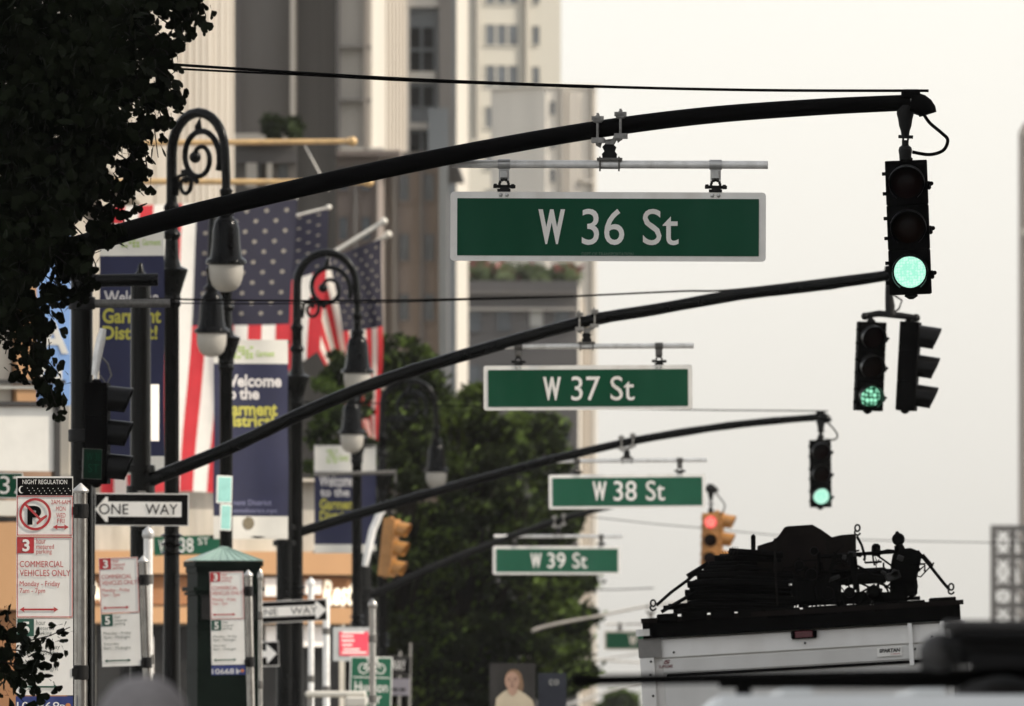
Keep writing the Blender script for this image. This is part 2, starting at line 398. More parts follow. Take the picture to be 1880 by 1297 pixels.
# ------------------------------------------------------------------ overhead street signs
def overhead(txt, label, Y, x0, x1, yt, yb, roll, bar_y, bx, hang_x, arm_y, tx, ty, near=False, gm=None, dot=None, yaw=0.0):
    s = mpp(Y); cx = (x0 + x1) / 2; P = at(cx, yb, Y)
    o = thing('street_sign', label, 'street sign', P, (0, roll, yaw), 'overhead street name signs')
    X = lambda px: (px - cx) * s
    Z = lambda py: (yb - py) * s
    w, h = (x1 - x0) * s, (yb - yt) * s
    def rr(a, b, c, d, r):
        pts = []
        for ccx, ccz, a0 in ((b - r, c + r, -90), (b - r, d - r, 0), (a + r, d - r, 90), (a + r, c + r, 180)):
            for k in range(5): pts.append((ccx + r*math.cos(R(a0 + k*22.5)), ccz + r*math.sin(R(a0 + k*22.5))))
        return pts
    mb = MB(); mb.prism(rr(-w/2, w/2, 0, h, .022), 0, .012); obj('panel', mb, M['signwhite'], o, smooth=False)
    b = h * .105
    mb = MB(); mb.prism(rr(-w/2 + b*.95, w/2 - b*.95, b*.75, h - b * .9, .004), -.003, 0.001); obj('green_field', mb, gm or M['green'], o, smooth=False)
    mb = MB()
    for (t, a, c, ty0, ty1) in tx: text(mb, t, X(a), X(c), Z(ty1), Z(ty0), -.006, .045 if t == 'W' else .004)
    obj('lettering', mb, M['signwhite'], o, smooth=False)
    if dot:
        mb = MB(); text(mb, 'DEPT OF TRANSPORTATION', X(dot[0]), X(dot[1]), Z(dot[3]), Z(dot[2]), -.006, .0); obj('small_print', mb, M['signfaint'], o, smooth=False)
    # bar
    zb = Z(bar_y); rb = 7.5 * (1.83 / 582)
    mb = MB(); mb.tube([(X(x0 + 2), .03, zb), (X(x1 + 3), .03, zb)], rb, 18); obj('hanger_bar', mb, M['galv_white'], o)
    for px in bx:
        x = X(px); mb = MB()
        mb.tube([(x - .035, .03, zb), (x + .035, .03, zb)], rb + .006, 18)
        mb.box((x, .03, zb - .055), (.060, .02, .075)); mb.box((x, .012, zb - .058), (.046, .018, .05), bev=.006)
        obj('bracket', mb, M['galv'] if near else M['galv_dark'], o)
        mb = MB(); zt = h
        for k in range(7):
            a0, a1 = math.pi * k / 6, math.pi * (k + 1) / 6
            mb.box((x + .026*math.cos(a0), .03, zt + .045 + .026*math.sin(a0)), (.014, .03, .016))
        mb.tube([(x - .062, .03, zt + .032), (x + .066, .03, zt + .030)], .010, 8); mb.box((x - .05, .03, zt + .034), (.018, .034, .026)); mb.box((x + .05, .03, zt + .032), (.018, .034, .026))
        mb.box((x, .02, zt + .010), (.075, .05, .016)); mb.box((x + .004, .02, zt + .02), (.052, .04, .014)); mb.box((x, .016, zt - .006), (.07, .012, .02))
        obj('clevis', mb, M['iron'], o)
        mb = MB()
        for dx in (-.018, .018): mb.lathe([(.012, 0), (.010, .006), (.004, .009)], (x + dx, -.0005, zt - .018), mat=Matrix.Rotation(R(90), 3, 'X'), seg=12)
        obj('bolt', mb, M['galv'], o)
    # hanger to the arm
    x = X(hang_x); za = Z(arm_y); rad = .045
    mb = MB()
    mb.box((x, .03, zb + .03), (.145, .07, .016)); mb.box((x, .03, zb - .022), (.12, .05, .008))
    for dx in (-.055, .055): mb.tube([(x + dx, .005, zb - .04), (x + dx, .005, zb + .045)], .005, 8)
    obj('hanger_plate', mb, M['galv_dark'], o)
    mb = MB(); mb.prism([(x-.04, zb+.035), (x+.04, zb+.035), (x+.042, zb+.06), (x+.03, zb+.075), (x+.038, zb+.10), (x+.012, zb+.125), (x-.02, zb+.125), (x-.042, zb+.10), (x-.03, zb+.075), (x-.044, zb+.06)], .005, .055); obj('swivel', mb, M['iron'], o)
    mb = MB(); zz = zb + .115
    lo = za - rad - .01
    mb.prism([(x-.02, zz), (x+.024, zz), (x+.042, zz+.03), (x+.05, lo-.03), (x+.075, lo-.01), (x+.07, lo+.022), (x+.03, lo+.02), (x+.012, lo-.02), (x-.012, lo-.02), (x-.03, lo), (x-.08, lo-.01), (x-.078, lo-.045), (x-.05, lo-.06), (x-.036, zz+.03)], -.03, -.022)
    mb.prism([(x-.02, zz), (x+.024, zz), (x+.042, zz+.03), (x+.04, lo), (x-.04, lo-.01)], .07, .078)
    sl = .19
    for dx in (-.066, .066):
        zc = za + dx * sl
        mb.tube([(x+dx, -.06, zc - rad - .035), (x+dx, -.06, zc + rad + .055)], .0075, 8); mb.tube([(x+dx, .06, zc - rad - .035), (x+dx, .06, zc + rad + .05)], .006, 8)
        mb.box((x+dx, 0, zc + rad + .016), (.056, .15, .036), bev=.008); mb.box((x+dx, -.06, zc + rad + .024), (.07, .03, .026))
        mb.box((x+dx, 0, zc - rad - .012), (.072, .14, .03)); mb.lathe([(.012, 0), (.012, .012)], (x+dx, -.06, zc + rad + .03), seg=6)
    obj('arm_clamp', mb, M['galv_mid'], o)
    return o
M['signfaint'] = mat('worn_small_print', (.12,.19,.14), .6)
Tx = lambda W, a, b, c, top, bot: [('W', *W, top, bot), (c, *a, top - (bot-top)*.02, bot + (bot-top)*.02), ('St', *b, top - (bot-top)*.02, bot + (bot-top)*.02)]
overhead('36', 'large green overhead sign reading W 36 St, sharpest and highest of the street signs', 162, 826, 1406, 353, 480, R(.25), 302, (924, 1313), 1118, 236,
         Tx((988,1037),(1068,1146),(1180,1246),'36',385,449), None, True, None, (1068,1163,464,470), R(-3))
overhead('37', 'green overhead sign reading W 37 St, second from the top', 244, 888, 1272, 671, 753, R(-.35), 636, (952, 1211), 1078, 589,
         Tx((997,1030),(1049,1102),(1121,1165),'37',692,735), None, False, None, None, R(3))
overhead('38', 'green overhead sign reading W 38 St, beside the red signal', 322, 1008, 1296, 871, 934, R(-.5), 846, (1060, 1249), 1152, 812,
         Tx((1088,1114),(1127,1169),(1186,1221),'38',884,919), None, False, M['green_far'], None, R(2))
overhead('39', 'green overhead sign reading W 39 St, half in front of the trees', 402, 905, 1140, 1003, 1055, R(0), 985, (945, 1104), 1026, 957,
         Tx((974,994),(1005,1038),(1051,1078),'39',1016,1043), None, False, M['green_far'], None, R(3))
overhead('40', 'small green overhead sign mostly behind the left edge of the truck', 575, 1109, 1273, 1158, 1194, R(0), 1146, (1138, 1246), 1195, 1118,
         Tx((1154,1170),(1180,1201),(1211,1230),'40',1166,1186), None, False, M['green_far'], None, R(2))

# signals
def hang(px, y0, y1, Y, label, cable=None, roll=0):
    s = mpp(Y); P = at(px, y0, Y); o = thing('signal_hanger', label, 'signal hanger', P, group='hangers of the traffic lights'); h = (y1 - y0) * s; mb = MB()
    mb.lathe([(.048, .02), (.05, -.03), (.042, -.06), (.036, -.10), (.026, -.13), (.022, -.16)], seg=14)
    mb.box((-.012, 0, -h * .55), (.012, .03, h * .3)); mb.box((.016, 0, -h * .5), (.012, .03, h * .25)); mb.tube([(-.04, 0, -h*.55), (.045, 0, -h*.56)], .010, 8)
    mb.lathe([(.02, -h*.62), (.02, -h*.72), (.035, -h*.76), (.04, -h*.82), (.036, -h*.9), (.034, -h)], seg=14)
    obj('bracket', mb, M['iron'], o)
    if cable:
        q = []; c = [Vector((x, 0, z)) for x, z in cable]
        for i in range(len(c) - 1):
            a, b, cc, d = c[max(i-1,0)], c[i], c[i+1], c[min(i+2,len(c)-1)]
            for k in range(6):
                t = k / 6; q.append(.5*((2*b)+(cc-a)*t+(2*a-5*b+4*cc-d)*t*t+(3*b-a-3*cc+d)*t**3))
        q.append(c[-1]); mb = MB(); mb.tube(q, .010, 8); obj('cable', mb, M['black'], o)
hang(1662, 200, 293, 162, 'black hanger with a looped cable at the tip of the highest arm', [(.10,-.02),(.14,-.08),(.21,-.14),(.245,-.18),(.22,-.24),(.14,-.265),(.04,-.25)])
signal('large black three light signal showing solid green at the highest arm tip', at(1668, 418, 162), R(-2), R(-2.1), (-1, M['lens_green']), visL=.15)
# the pair under the W 37 St arm
P = at(1634, 510, 244); o = thing('signal_hanger', 'black crossbar hanger holding the pair of signals under the second arm', 'signal hanger', P, group='hangers of the traffic lights')
s = mpp(244); mb = MB(); mb.tube([(0,0,0),(-2*s,0,-30*s),(0,0,-52*s),(0,0,-72*s)], [.04,.035,.045,.04], 10); mb.tube([(-46*s,0,-70*s),(-20*s,0,-66*s),(20*s,0,-70*s),(50*s,0,-74*s)], [.026,.03,.03,.026], 10)
mb.sphere((-46*s,0,-71*s), .034); mb.sphere((48*s,0,-74*s), .036); mb.lathe([(.05,-.02),(.055,0),(.05,.02)], (0,0,-68*s)); mb.box((-36*s,0,-80*s),(.045,.045,14*s)); mb.box((40*s,0,-82*s),(.045,.045,14*s)); obj('bracket', mb, M['iron'], o)
mb = MB(); mb.tube([(4*s,0,-30*s),(22*s,0,-42*s),(16*s,0,-58*s),(2*s,0,-66*s)], .009, 6); obj('cable', mb, M['black'], o)
signal('black signal with broken green light hanging below the big green one', at(1597, 673, 244), R(9), R(2.4), (-1, M['lens_green_dim']))
signal('black signal seen from the side, its three visors pointing right against the sky', at(1672, 673, 244), R(84), R(3.0))
hang(1507, 772, 808, 322, 'small dark hanger with a thin cable loop at the third arm tip', [(.07,-.02),(.14,-.09),(.19,-.17),(.16,-.22),(.05,-.22)])
signal('small black signal with solid green light at the tip of the third arm', at(1506, 870, 322), R(5), R(-.6), (-1, M['lens_green']))
hang(1305, 900, 945, 402, 'small dark hanger with thin cable loop above the red signal', [(.06,-.03),(.12,-.10),(.2,-.22),(.15,-.34),(.04,-.34)])
signal('yellow signal showing red behind the load of the truck', at(1303, 992, 402), R(4), R(1.5), (1, M['lens_red']), M['yellow_sig'], M['yellow_sig'], visL=.10)
signal('yellow signal turned sideways beside the red one, visors to the right', at(1318, 990, 402.6), R(82), R(3), None, M['yellow_sig'], M['yellow_sig'])
signal('yellow signal hanging from a bright curved bracket, visors pointing right', at(717, 1006, 375), R(72), R(6), None, M['yellow_sig'], M['yellow_sig'])
signal('black signal mounted on the nearest dark pole, visors pointing right', at(184, 796, 214), R(84), R(0))

# ------------------------------------------------------------------ bishop's crook street lamps
M['globe'] = mat('frosted_lamp_globe', (.50,.47,.415), .3, var=.05, scale=8, dirt_sheen=(.55,.5,.42), dirt_sheen_amt=.4, trans=.35)
def lamp(label, px, Y, yaw, rc=.34, rings_low=True, m=None):
    m = m or M['lamp']; P = at(px, 1440, Y); P.z = 0
    o = thing('street_lamp', label, 'street lamp', P, (0, 0, yaw), "crook topped street lamps along the left kerb")
    mb = MB(); mb.lathe([(.22,.14),(.22,.3),(.17,.4),(.15,.9),(.11,1.05),(.085,1.3),(.075,3.2),(.07,3.75),(.069,3.93)], seg=18)
    for z in (3.75, 3.83, 3.91): mb.lathe([(.07,z-.02),(.105,z),(.07,z+.02)], seg=18)
    mb.lathe([(.068,3.9),(.068,5.98),(.082,6.0),(.085,6.03),(.07,6.06)], seg=18)
    obj('pole', mb, M['pole'], o)
    mb = MB(); mb.lathe([(.07,6.04),(.085,6.07),(.08,6.1),(.11,6.2),(.14,6.29),(.148,6.31),(.148,6.33),(.12,6.345),(.085,6.36),(.07,6.42)], seg=20)
    mb.lathe([(.068,6.42),(.06,6.6),(.075,6.62),(.085,6.65),(.075,6.67),(.06,6.69),(.058,6.85),(.07,6.87),(.075,6.9),(.05,6.94)], seg=18)
    obj('capital', mb, M['pole'], o)
    mb = MB(); c = Vector((rc, 0, 7.39)); pts = [(0,0,6.9),(0,0,7.15)]
    for k in range(13):
        a = math.pi - math.pi * k / 12; pts.append((rc + rc * math.cos(a), 0, 7.39 + .36 * math.sin(a)))
    pts += [(2*rc + .015, 0, 7.15), (2*rc + .015, 0, 7.0)]
    mb.tube(pts, [.052,.05] + [.05 - .008*k/12 for k in range(13)] + [.042,.042], 12)
    mb.lathe([(.042,7.06),(.06,7.04),(.055,7.0),(.045,6.97)], (2*rc+.015,0,0), seg=14)
    obj('crook', mb, M['pole'], o)
    mb = MB(); q = []                                   # scroll
    for k in range(40):
        a = R(-25) + R(560) * k / 39; r = .285 - .22 * k / 39
        q.append((rc + .02 - r * math.cos(a) * -.92, 0, 7.34 - r * math.sin(a) * -1.0))
    mb.tube(q, [.030 - .010*k/39 for k in range(40)], 8); mb.sphere(q[-1], .055, 10, 8)
    mb.tube([(rc-.02,0,7.55),(rc-.0,0,7.62),(rc+.02,0,7.70)], [.014,.034,.006], 8)
    q = []
    for k in range(26):
        a = R(70) + R(400) * k / 25; r = .12 - .075 * k / 25
        q.append((.17 - r*.8*math.cos(a) * 1.0 + .0, 0, 7.10 + r * math.sin(a)))
    mb.tube(q, [.022 - .006*k/25 for k in range(26)], 8); mb.sphere(q[-1], .032, 8, 6)
    mb.tube([(.06,0,7.0),(.08,0,7.17),(.2,0,7.2),(.33,0,7.12)], [.02,.022,.024,.024], 8)
    obj('scroll', mb, M['pole'], o)
    hx = 2*rc + .015
    mb = MB(); mb.lathe([(.045,6.99),(.048,6.87),(.075,6.85),(.085,6.83),(.06,6.81),(.07,6.79),(.105,6.75),(.122,6.68),(.128,6.58),(.134,6.51),(.141,6.46),(.150,6.425),(.178,6.408),(.186,6.395),(.186,6.375),(.165,6.362)], (hx,0,0), seg=28)
    obj('lamp_hood', mb, M['lamp'], o)
    mb = MB(); mb.lathe([(.155,6.36),(.157,6.30),(.15,6.24),(.13,6.18),(.095,6.14),(.05,6.12),(.002,6.115)], (hx,0,0), seg=28); obj('lamp_globe', mb, M['globe'], o)
    return o
lamp('tall crook lamp whose hood hangs before the star field of the flag', 315, 255, R(-44))
lamp('edge on crook lamp before the striped flag, its globe under another', 415, 294, R(-102))
lamp('black crook lamp whose arch stands before the rear flag', 545, 322, R(0))
lamp('dull dark crook lamp hanging in the shade of the trees', 702, 424, R(0), .40)
lamp('black crook lamp on the pole with the dim shaded banner, hood shining', 655, 379, R(-95))

# ------------------------------------------------------------------ district banners
M['navy'] = mat('navy_banner_cloth', (.016,.0175,.050), .75, var=.14, scale=3, trans=.25)
M['cloth_w'] = mat('cream_banner_cloth', (.66,.63,.56), .75, var=.06, scale=3, trans=.25)
M['txt_w'] = mat('banner_white_print', (.62,.58,.55), .7); M['txt_y'] = mat('banner_yellow_print', (.42,.38,.055), .7)
M['txt_g'] = mat('banner_green_print', (.38,.48,.16), .7); M['txt_f'] = mat('banner_faint_print', (.16,.16,.26), .7)
M['bronze'] = mat('bronze_print', (.14,.11,.06), .6, var=.4, scale=40)
def banner(label, Y, x0, x1, yt, y1, y2, yb, lines, logo, yaw, foot=None, emblem=None):
    s = mpp(Y); cx = (x0+x1)/2; P = at(cx, yb, Y); k = 1 / math.cos(yaw)
    o = thing('banner', label, 'banner', P, (0, 0, yaw), 'district banners on the lamp posts')
    X = lambda px: (px - cx) * s * k
    Z = lambda py: (yb - py) * s
    ph = random.random() * 6
    fn = lambda p: Vector((p.x, p.y + .014*math.sin(p.x*9 + ph + p.z*.8) + .008*math.sin(p.z*5 + p.x*3), p.z))
    def grid(a, b, c, d, y, nx=14, nz=30):
        mb = MB(); vs = [fn(Vector((a+(b-a)*i/nx, y, c+(d-c)*j/nz))) for j in range(nz+1) for i in range(nx+1)]
        return mb.add(vs, [(j*(nx+1)+i, j*(nx+1)+i+1, (j+1)*(nx+1)+i+1, (j+1)*(nx+1)+i) for j in range(nz) for i in range(nx)])
    obj('cloth', grid(X(x0), X(x1), Z(y2), Z(y1), 0), M['navy'], o)
    obj('header', grid(X(x0), X(x1), Z(y1), Z(yt), 0, 14, 6), M['cloth_w'], o)
    obj('footer', grid(X(x0), X(x1), Z(yb), Z(y2), 0, 14, 6), M['cloth_w'], o)
    for body, a, b, c, d, mm, bold in lines:
        mb = MB(); text(mb, body, X(a), X(b), Z(d), Z(c), -.006, bold, fn); obj('lettering', mb, mm, o, smooth=False)
    a, b, c, d = logo; mb = MB(); w_ = (b - a)
    for i in range(5):
        for j in range(4):
            if (i + j * 3) % 4 != 3:
                u0 = a + w_*.5*i/5; mb.add([fn(Vector(p)) for p in ((X(u0),-.005,Z(c+(d-c)*j/4)),(X(u0+w_*.08),-.005,Z(c+(d-c)*j/4)),(X(u0+w_*.08),-.005,Z(c+(d-c)*(j+.75)/4)),(X(u0),-.005,Z(c+(d-c)*(j+.75)/4)))], [(0,1,2,3)])
    text(mb, 'Garment', X(a + w_*.55), X(b), Z(d - (d-c)*.2), Z(c + (d-c)*.3), -.005, .02, fn)
    obj('logo', mb, M['txt_g'], o, smooth=False)
    if emblem:
        mb = MB(); pts = [fn(Vector((X(emblem[0]) + emblem[2]*s*math.cos(t*.3142), -.007, Z(emblem[1]) + emblem[2]*s*math.sin(t*.3142)))) for t in range(20)]
        mb.add(pts, [tuple(range(20))]); obj('emblem', mb, M['bronze'], o, smooth=False)
    mb = MB()
    for z in (Z(yt) - .02, Z(yb) + .02): mb = MB(); mb.tube([(X(x0) - .02, .03, z), (X(x1) + .03, .03, z)], .018, 10); obj('banner_rod', mb, M['pole'], o)
    return o
W_, Y_ = M['txt_w'], M['txt_y']
banner('navy banner nearest the tree, yellow Garment District words half hidden by a dark pole', 252, 182, 302, 410, 470, 838, 872,
       [('Welcome',190,292,534,558,W_,.02),('Garment',188,296,566,594,Y_,.03),('District!',188,290,598,624,Y_,.03)], (222,296,432,456), R(-16))
banner('sunlit navy banner reading Welcome to the Garment District, with a cream header and footer', 300, 392, 528, 624, 668, 948, 990,
       [('Welcome',408,515,688,711,W_,.03),('to the',410,476,712,734,W_,.03),('Garment',406,508,738,764,Y_,.03),('District!',406,502,762,784,Y_,.03),
        ('Garment District',402,498,918,928,M['txt_f'],.01),('garmentdistrict.nyc',402,508,934,944,M['txt_f'],.01)], (430,502,636,660), R(26), None, (457,961,12))
banner('shaded navy banner in front of the dark trees, its words dim', 388, 577, 690, 818, 866, 1000, 1016,
       [('Welcome',586,650,872,894,W_,.02),('to the',588,642,896,912,W_,.02),('Garment',587,655,916,936,Y_,.03),('District!',587,650,938,956,Y_,.03)], (600,640,826,852), R(-3))

# ------------------------------------------------------------------ flags
M['f_red'] = mat('flag_red', (.56,.030,.040), .8, var=.1, scale=4, trans=.5)
M['f_white'] = mat('flag_white', (.82,.78,.71), .8, var=.05, scale=4, trans=.5)
M['f_blue'] = mat('flag_blue', (.019,.018,.036), .8, var=.12, scale=4, trans=.5)
M['f_star'] = mat('flag_star', (.42,.38,.31), .8, trans=.4)
M['gold'] = mat('gilded_flagpole', (.52,.34,.15), .38, .1, var=.2, scale=5)
M['whitepole'] = mat('white_flagpole', (.72,.68,.6), .4, var=.1, scale=5)
def flag(label, Y, corners, wave, seed, fold=1.0, tw=1.0):
    # corners: hoist left, hoist right (canton side), fly right, fly left, photograph pixels; the hoist edge hangs from the pole
    P = at(*corners[1], Y); TL, TR, BR, BL = [at(c[0], c[1], Y + (.55 if i in (1, 2) else -.55)*tw) - P for i, c in enumerate(corners)]
    o = thing('flag', label, 'flag', P, group='large striped flags hung over the left pavement')
    rnd = random.Random(seed); ph = [rnd.random()*6 for _ in range(4)]
    def pt(u, v, off=0.0):                 # u along the hoist from the canton side, v down the fly
        p = (TR*(1-u) + TL*u)*(1-v) + (BR*(1-u) + BL*u)*v
        y = wave*(math.sin(u*11*fold + ph[0] + v*2.2) * (.35 + .65*v) + .5*math.sin(u*19*fold + v*5 + ph[1]) * v + .4*math.sin(v*7 + ph[2] + u*3))
        x = .25*wave*math.sin(v*6 + ph[3] + u*4) * v
        return p + Vector((x, y - off, .02*math.sin(u*9+ph[1])*v))
    nu, nv = 78, 80; mb = MB()
    vs = [pt(i/nu, j/nv) for j in range(nv+1) for i in range(nu+1)]; mb.add(vs, [])
    for j in range(nv):
        for i in range(nu):
            st = int(i * 13 / nu); canton = st < 7 and j < nv * .42
            mb.f.append((j*(nu+1)+i, j*(nu+1)+i+1, (j+1)*(nu+1)+i+1, (j+1)*(nu+1)+i)); mb.m.append(2 if canton else (0 if st % 2 == 0 else 1))
    for r in range(9):                     # 50 stars
        for c in range(6 if r % 2 == 0 else 5):
            cu = (r + 1) / 10 * 7/13; cv = ((c*2 + 1 + (r % 2)) / 12) * .42; n = len(mb.v)
            ru, rv = .0165, .0092
            for k in range(10):
                a = math.pi*k/5 + .3; q = 1.0 if k % 2 == 0 else .42
                mb.v.append(pt(cu + ru*q*math.cos(a), cv + rv*q*math.sin(a)*1.0, .012))
            mb.v.append(pt(cu, cv, .012))
            for k in range(10): mb.f.append((n+10, n+k, n+(k+1) % 10)); mb.m.append(3)
    obj('flag_cloth', mb, [M['f_red'], M['f_white'], M['f_blue'], M['f_star']], o)
    return o
def fpole(label, Y, a, b, w_, m, ball, rope=None):
    s = mpp(Y); P = at(*a, Y); q = at(*b, Y) - P
    o = thing('flagpole', label, 'flagpole', P, group='flagpoles reaching over the left pavement')
    mb = MB(); mb.tube([(0,0,0), q*.5, q], [w_*s*.6, w_*s*.52, w_*s*.45], 12); obj('pole', mb, m, o)
    mb = MB(); d = q.normalized(); mb.sphere(q + d*ball*s*.8, ball*s, 14, 10); mb.tube([q - d*.02, q + d*ball*s*.5], [w_*s*.7, w_*s*.5], 10); obj('finial', mb, m, o)
    if rope:
        mb = MB()
        for r in rope: mb.tube([at(*c, Y) - P for c in r], .012, 6)
        obj('halyard', mb, M['whitepole'], o)
    return o
fpole('upper level gilded flagpole, ending in a ball before the grey tower', 404, (-110,266), (640,260), 11, M['gold'], 9, [((560,268),(604,350))])
fpole('lower level gilded flagpole carrying the large flag behind the lamps', 398, (-110,332), (670,335), 11, M['gold'], 9, [((300,338),(205,376)),((545,340),(545,366)),((430,338),(400,384))])
fpole('white flagpole slanting up from the far lamp, the higher of two', 440, (330,640), (700,410), 9, M['whitepole'], 7)
fpole('white flagpole slanting up close below its twin, tip before the brown facade', 446, (330,664), (708,434), 9, M['whitepole'], 7)
flag('huge flag with a broad navy star field behind the first lamp, stripes hanging straight down', 400, [(203,380),(546,366),(512,905),(180,905)], .17, 3, 1.0, 1.7)
flag('second flag mostly behind the first, its star field showing right of it', 408, [(270,428),(604,383),(590,640),(262,860)], .09, 5)
fpole('thin pole holding the half hidden second flag by its top edge', 407, (-110,560), (600,382), 5, M['whitepole'], 5)
flag('rear flag swept sideways behind the arched lamp, stripes running down to the leaves', 442, [(520,505),(700,438),(700,820),(640,770)], .22, 9, 1.3, 1.3)

# ------------------------------------------------------------------ buildings
def bmat(name, col, var=.12, scale=.35, streak=.25, rough=.8, dirt_sheen=None):
    return mat(name, col, rough, 0, var=var, scale=scale, streak=streak, dirt_sheen=dirt_sheen, dirt_sheen_amt=.45)
M['b_cream'] = bmat('cream_limestone', (.44,.40,.335), dirt_sheen=(.33,.28,.22))
M['b_rib'] = bmat('ribbed_tan_stone', (.36,.31,.25), var=.25)
M['b_brown'] = bmat('grey_brown_stone', (.135,.122,.108), var=.2, scale=.12)
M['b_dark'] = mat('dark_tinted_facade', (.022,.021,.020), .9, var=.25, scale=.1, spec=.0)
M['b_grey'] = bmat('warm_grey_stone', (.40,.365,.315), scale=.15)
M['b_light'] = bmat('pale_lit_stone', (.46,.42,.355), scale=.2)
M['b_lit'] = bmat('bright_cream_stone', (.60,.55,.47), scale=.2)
M['b_glass'] = mat('blue_grey_curtain_wall', (.12,.13,.135), .3, var=.3, scale=.1)
M['b_beige'] = bmat('beige_tower_brick', (.46,.43,.36), scale=.06)
M['b_pink'] = bmat('pinkish_brown_brick', (.165,.130,.108), var=.25, scale=.14)
M['b_pinkl'] = bmat('pale_pink_stone', (.27,.23,.19), var=.2, scale=.2)
M['b_slate'] = bmat('dark_grey_stone', (.085,.078,.074), var=.2, scale=.12)
M['win'] = mat('dark_window_glass', (.06,.068,.075), .25, var=.4, scale=.5)
M['win_lt'] = mat('window_blind', (.34,.33,.30), .6, var=.2, scale=.5)
M['b_tan'] = bmat('hazy_tan_brick', (.30,.245,.20), scale=.1)
M['b_peach'] = bmat('peach_stucco', (.36,.23,.155), var=.2, scale=.6)
M['b_orange'] = bmat('terracotta_orange_fascia', (.42,.235,.11), var=.12, scale=.8)
M['b_orange2'] = bmat('brown_orange_fascia', (.25,.115,.045), var=.2, scale=.8)
M['b_blue'] = mat('sky_blue_shop_sign', (.16,.28,.52), .5, var=.15, scale=1.5)
M['trim'] = mat('dark_shopfront_trim', (.025,.022,.020), .5)

def corner(px, Y):                      # X where the ray through column px meets distance Y
    return (px - 940) / F * Y
def block(name, label, Y, x0, x1, top, depth, front, side, base=0.0, ribs=None, wins=None, bands=None, cornice=None, group='buildings along the avenue', turn=0.0):
    """box whose camera side spans photograph columns x0..x1 at distance Y; its street side runs back along the avenue"""
    X1 = corner(x1, Y); kf = 1 / math.cos(turn); wdt = (x1 - x0) * mpp(Y) * kf; H = at(x1, top, Y).z - base
    o = thing(name, label, 'building', (X1, Y, base), (0, 0, turn - .005825), group)
    mb = MB(); mb.add([(-wdt,0,0),(0,0,0),(0,0,H),(-wdt,0,H)], [(0,1,2,3)], 0)
    mb.add([(0,0,0),(0,depth,0),(0,depth,H),(0,0,H),(-wdt,depth,0),(-wdt,depth,H),(-wdt,0,0),(-wdt,0,H)], [(0,1,2,3),(1,4,5,2),(4,6,7,5),(3,2,5,7)], 1)
    obj('wall', mb, [front, side], o, smooth=False)
    Z = lambda py: at(x1, py, Y).z - base
    Xl = lambda px: (px - x1) * mpp(Y) * kf
    if cornice:
        mb = MB()
        for (z, hh, pr) in cornice: mb.box((-wdt/2, depth/2, Z(z)), (wdt + 2*pr, depth + 2*pr, hh*mpp(Y)))
        obj('cornice', mb, side, o, smooth=False)
    if ribs:                              # street side piers: (from depth, to depth, count, material, projection)
        mb = MB()
        for d0, d1, n, wv, pr in ribs[0]:
            for k in range(n): mb = MB(); mb.box((pr/2 - .01, d0 + (d1-d0)*(k+.5)/n, H/2), (pr, wv, H - .2)); obj('pier', mb, ribs[1], o, smooth=False)
    for (pxs, pys, ww, hh, mul, mm) in (wins or []):
        for py in pys:
            for px in pxs:
                mb = MB(); w_, h_ = ww*mpp(Y)*kf, hh*mpp(Y); x, z = Xl(px), Z(py)
                t = w_*.05
                mb.box((x, -.03, z - h_/2), (w_*1.06, .18, h_*.06)); mb.box((x, -.01, z + h_/2), (w_*1.02, .12, h_*.04))
                for k in range(mul + 1): mb.box((x - w_/2 + w_*k/mul, -.02, z), (t, .08, h_*.95))
                f = obj('window', mb, front, o, smooth=False)
                mb = MB()
                for k in range(mul): mb.add([(x-w_/2+w_*k/mul+t/2,-.005,z-h_/2),(x-w_/2+w_*(k+1)/mul-t/2,-.005,z-h_/2),(x-w_/2+w_*(k+1)/mul-t/2,-.005,z+h_/2),(x-w_/2+w_*k/mul+t/2,-.005,z+h_/2)], [(0,1,2,3)])
                p_ = obj('pane', mb, mm, f, smooth=False)
    for (a, b, c, d, mm, pr) in (bands or []):      # projecting strips on the camera side
        mb = MB(); mb.box(((Xl(a)+Xl(b))/2, -pr/2, (Z(c)+Z(d))/2), ((b-a)*mpp(Y)*kf, pr, abs(Z(c)-Z(d)))); obj('facade_strip', mb, mm, o, smooth=False)
    return o

# cream hall on the near left: its street side fills columns 128 to 430
block('office_building', 'sunlit cream stone building behind the tree, ribbed at its far end', 440, -160, 128, -700, 164, M['b_cream'], M['b_cream'],
      ribs=([(94,164,9,3.0,.035),(12,84,3,1.2,.03)], M['b_rib']), cornice=[(262,10,.25),(345,6,.25),(880,16,.3)])
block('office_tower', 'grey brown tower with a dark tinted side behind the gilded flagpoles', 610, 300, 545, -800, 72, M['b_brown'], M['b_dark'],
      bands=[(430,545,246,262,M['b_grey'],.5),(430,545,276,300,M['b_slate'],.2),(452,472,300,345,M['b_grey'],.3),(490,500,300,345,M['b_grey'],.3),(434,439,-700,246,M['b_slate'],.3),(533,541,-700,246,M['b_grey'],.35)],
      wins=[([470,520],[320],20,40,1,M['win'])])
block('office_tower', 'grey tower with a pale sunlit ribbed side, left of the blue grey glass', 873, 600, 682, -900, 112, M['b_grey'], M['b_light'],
      ribs=([(40,112,6,5,.06)], M['b_rib']), bands=[(620,624,-800,280,M['b_slate'],.5),(622,682,84,89,M['b_brown'],.4),(622,682,182,187,M['b_brown'],.4),(668,676,-800,280,M['b_pinkl'],.4)], cornice=[(276,8,.4)])
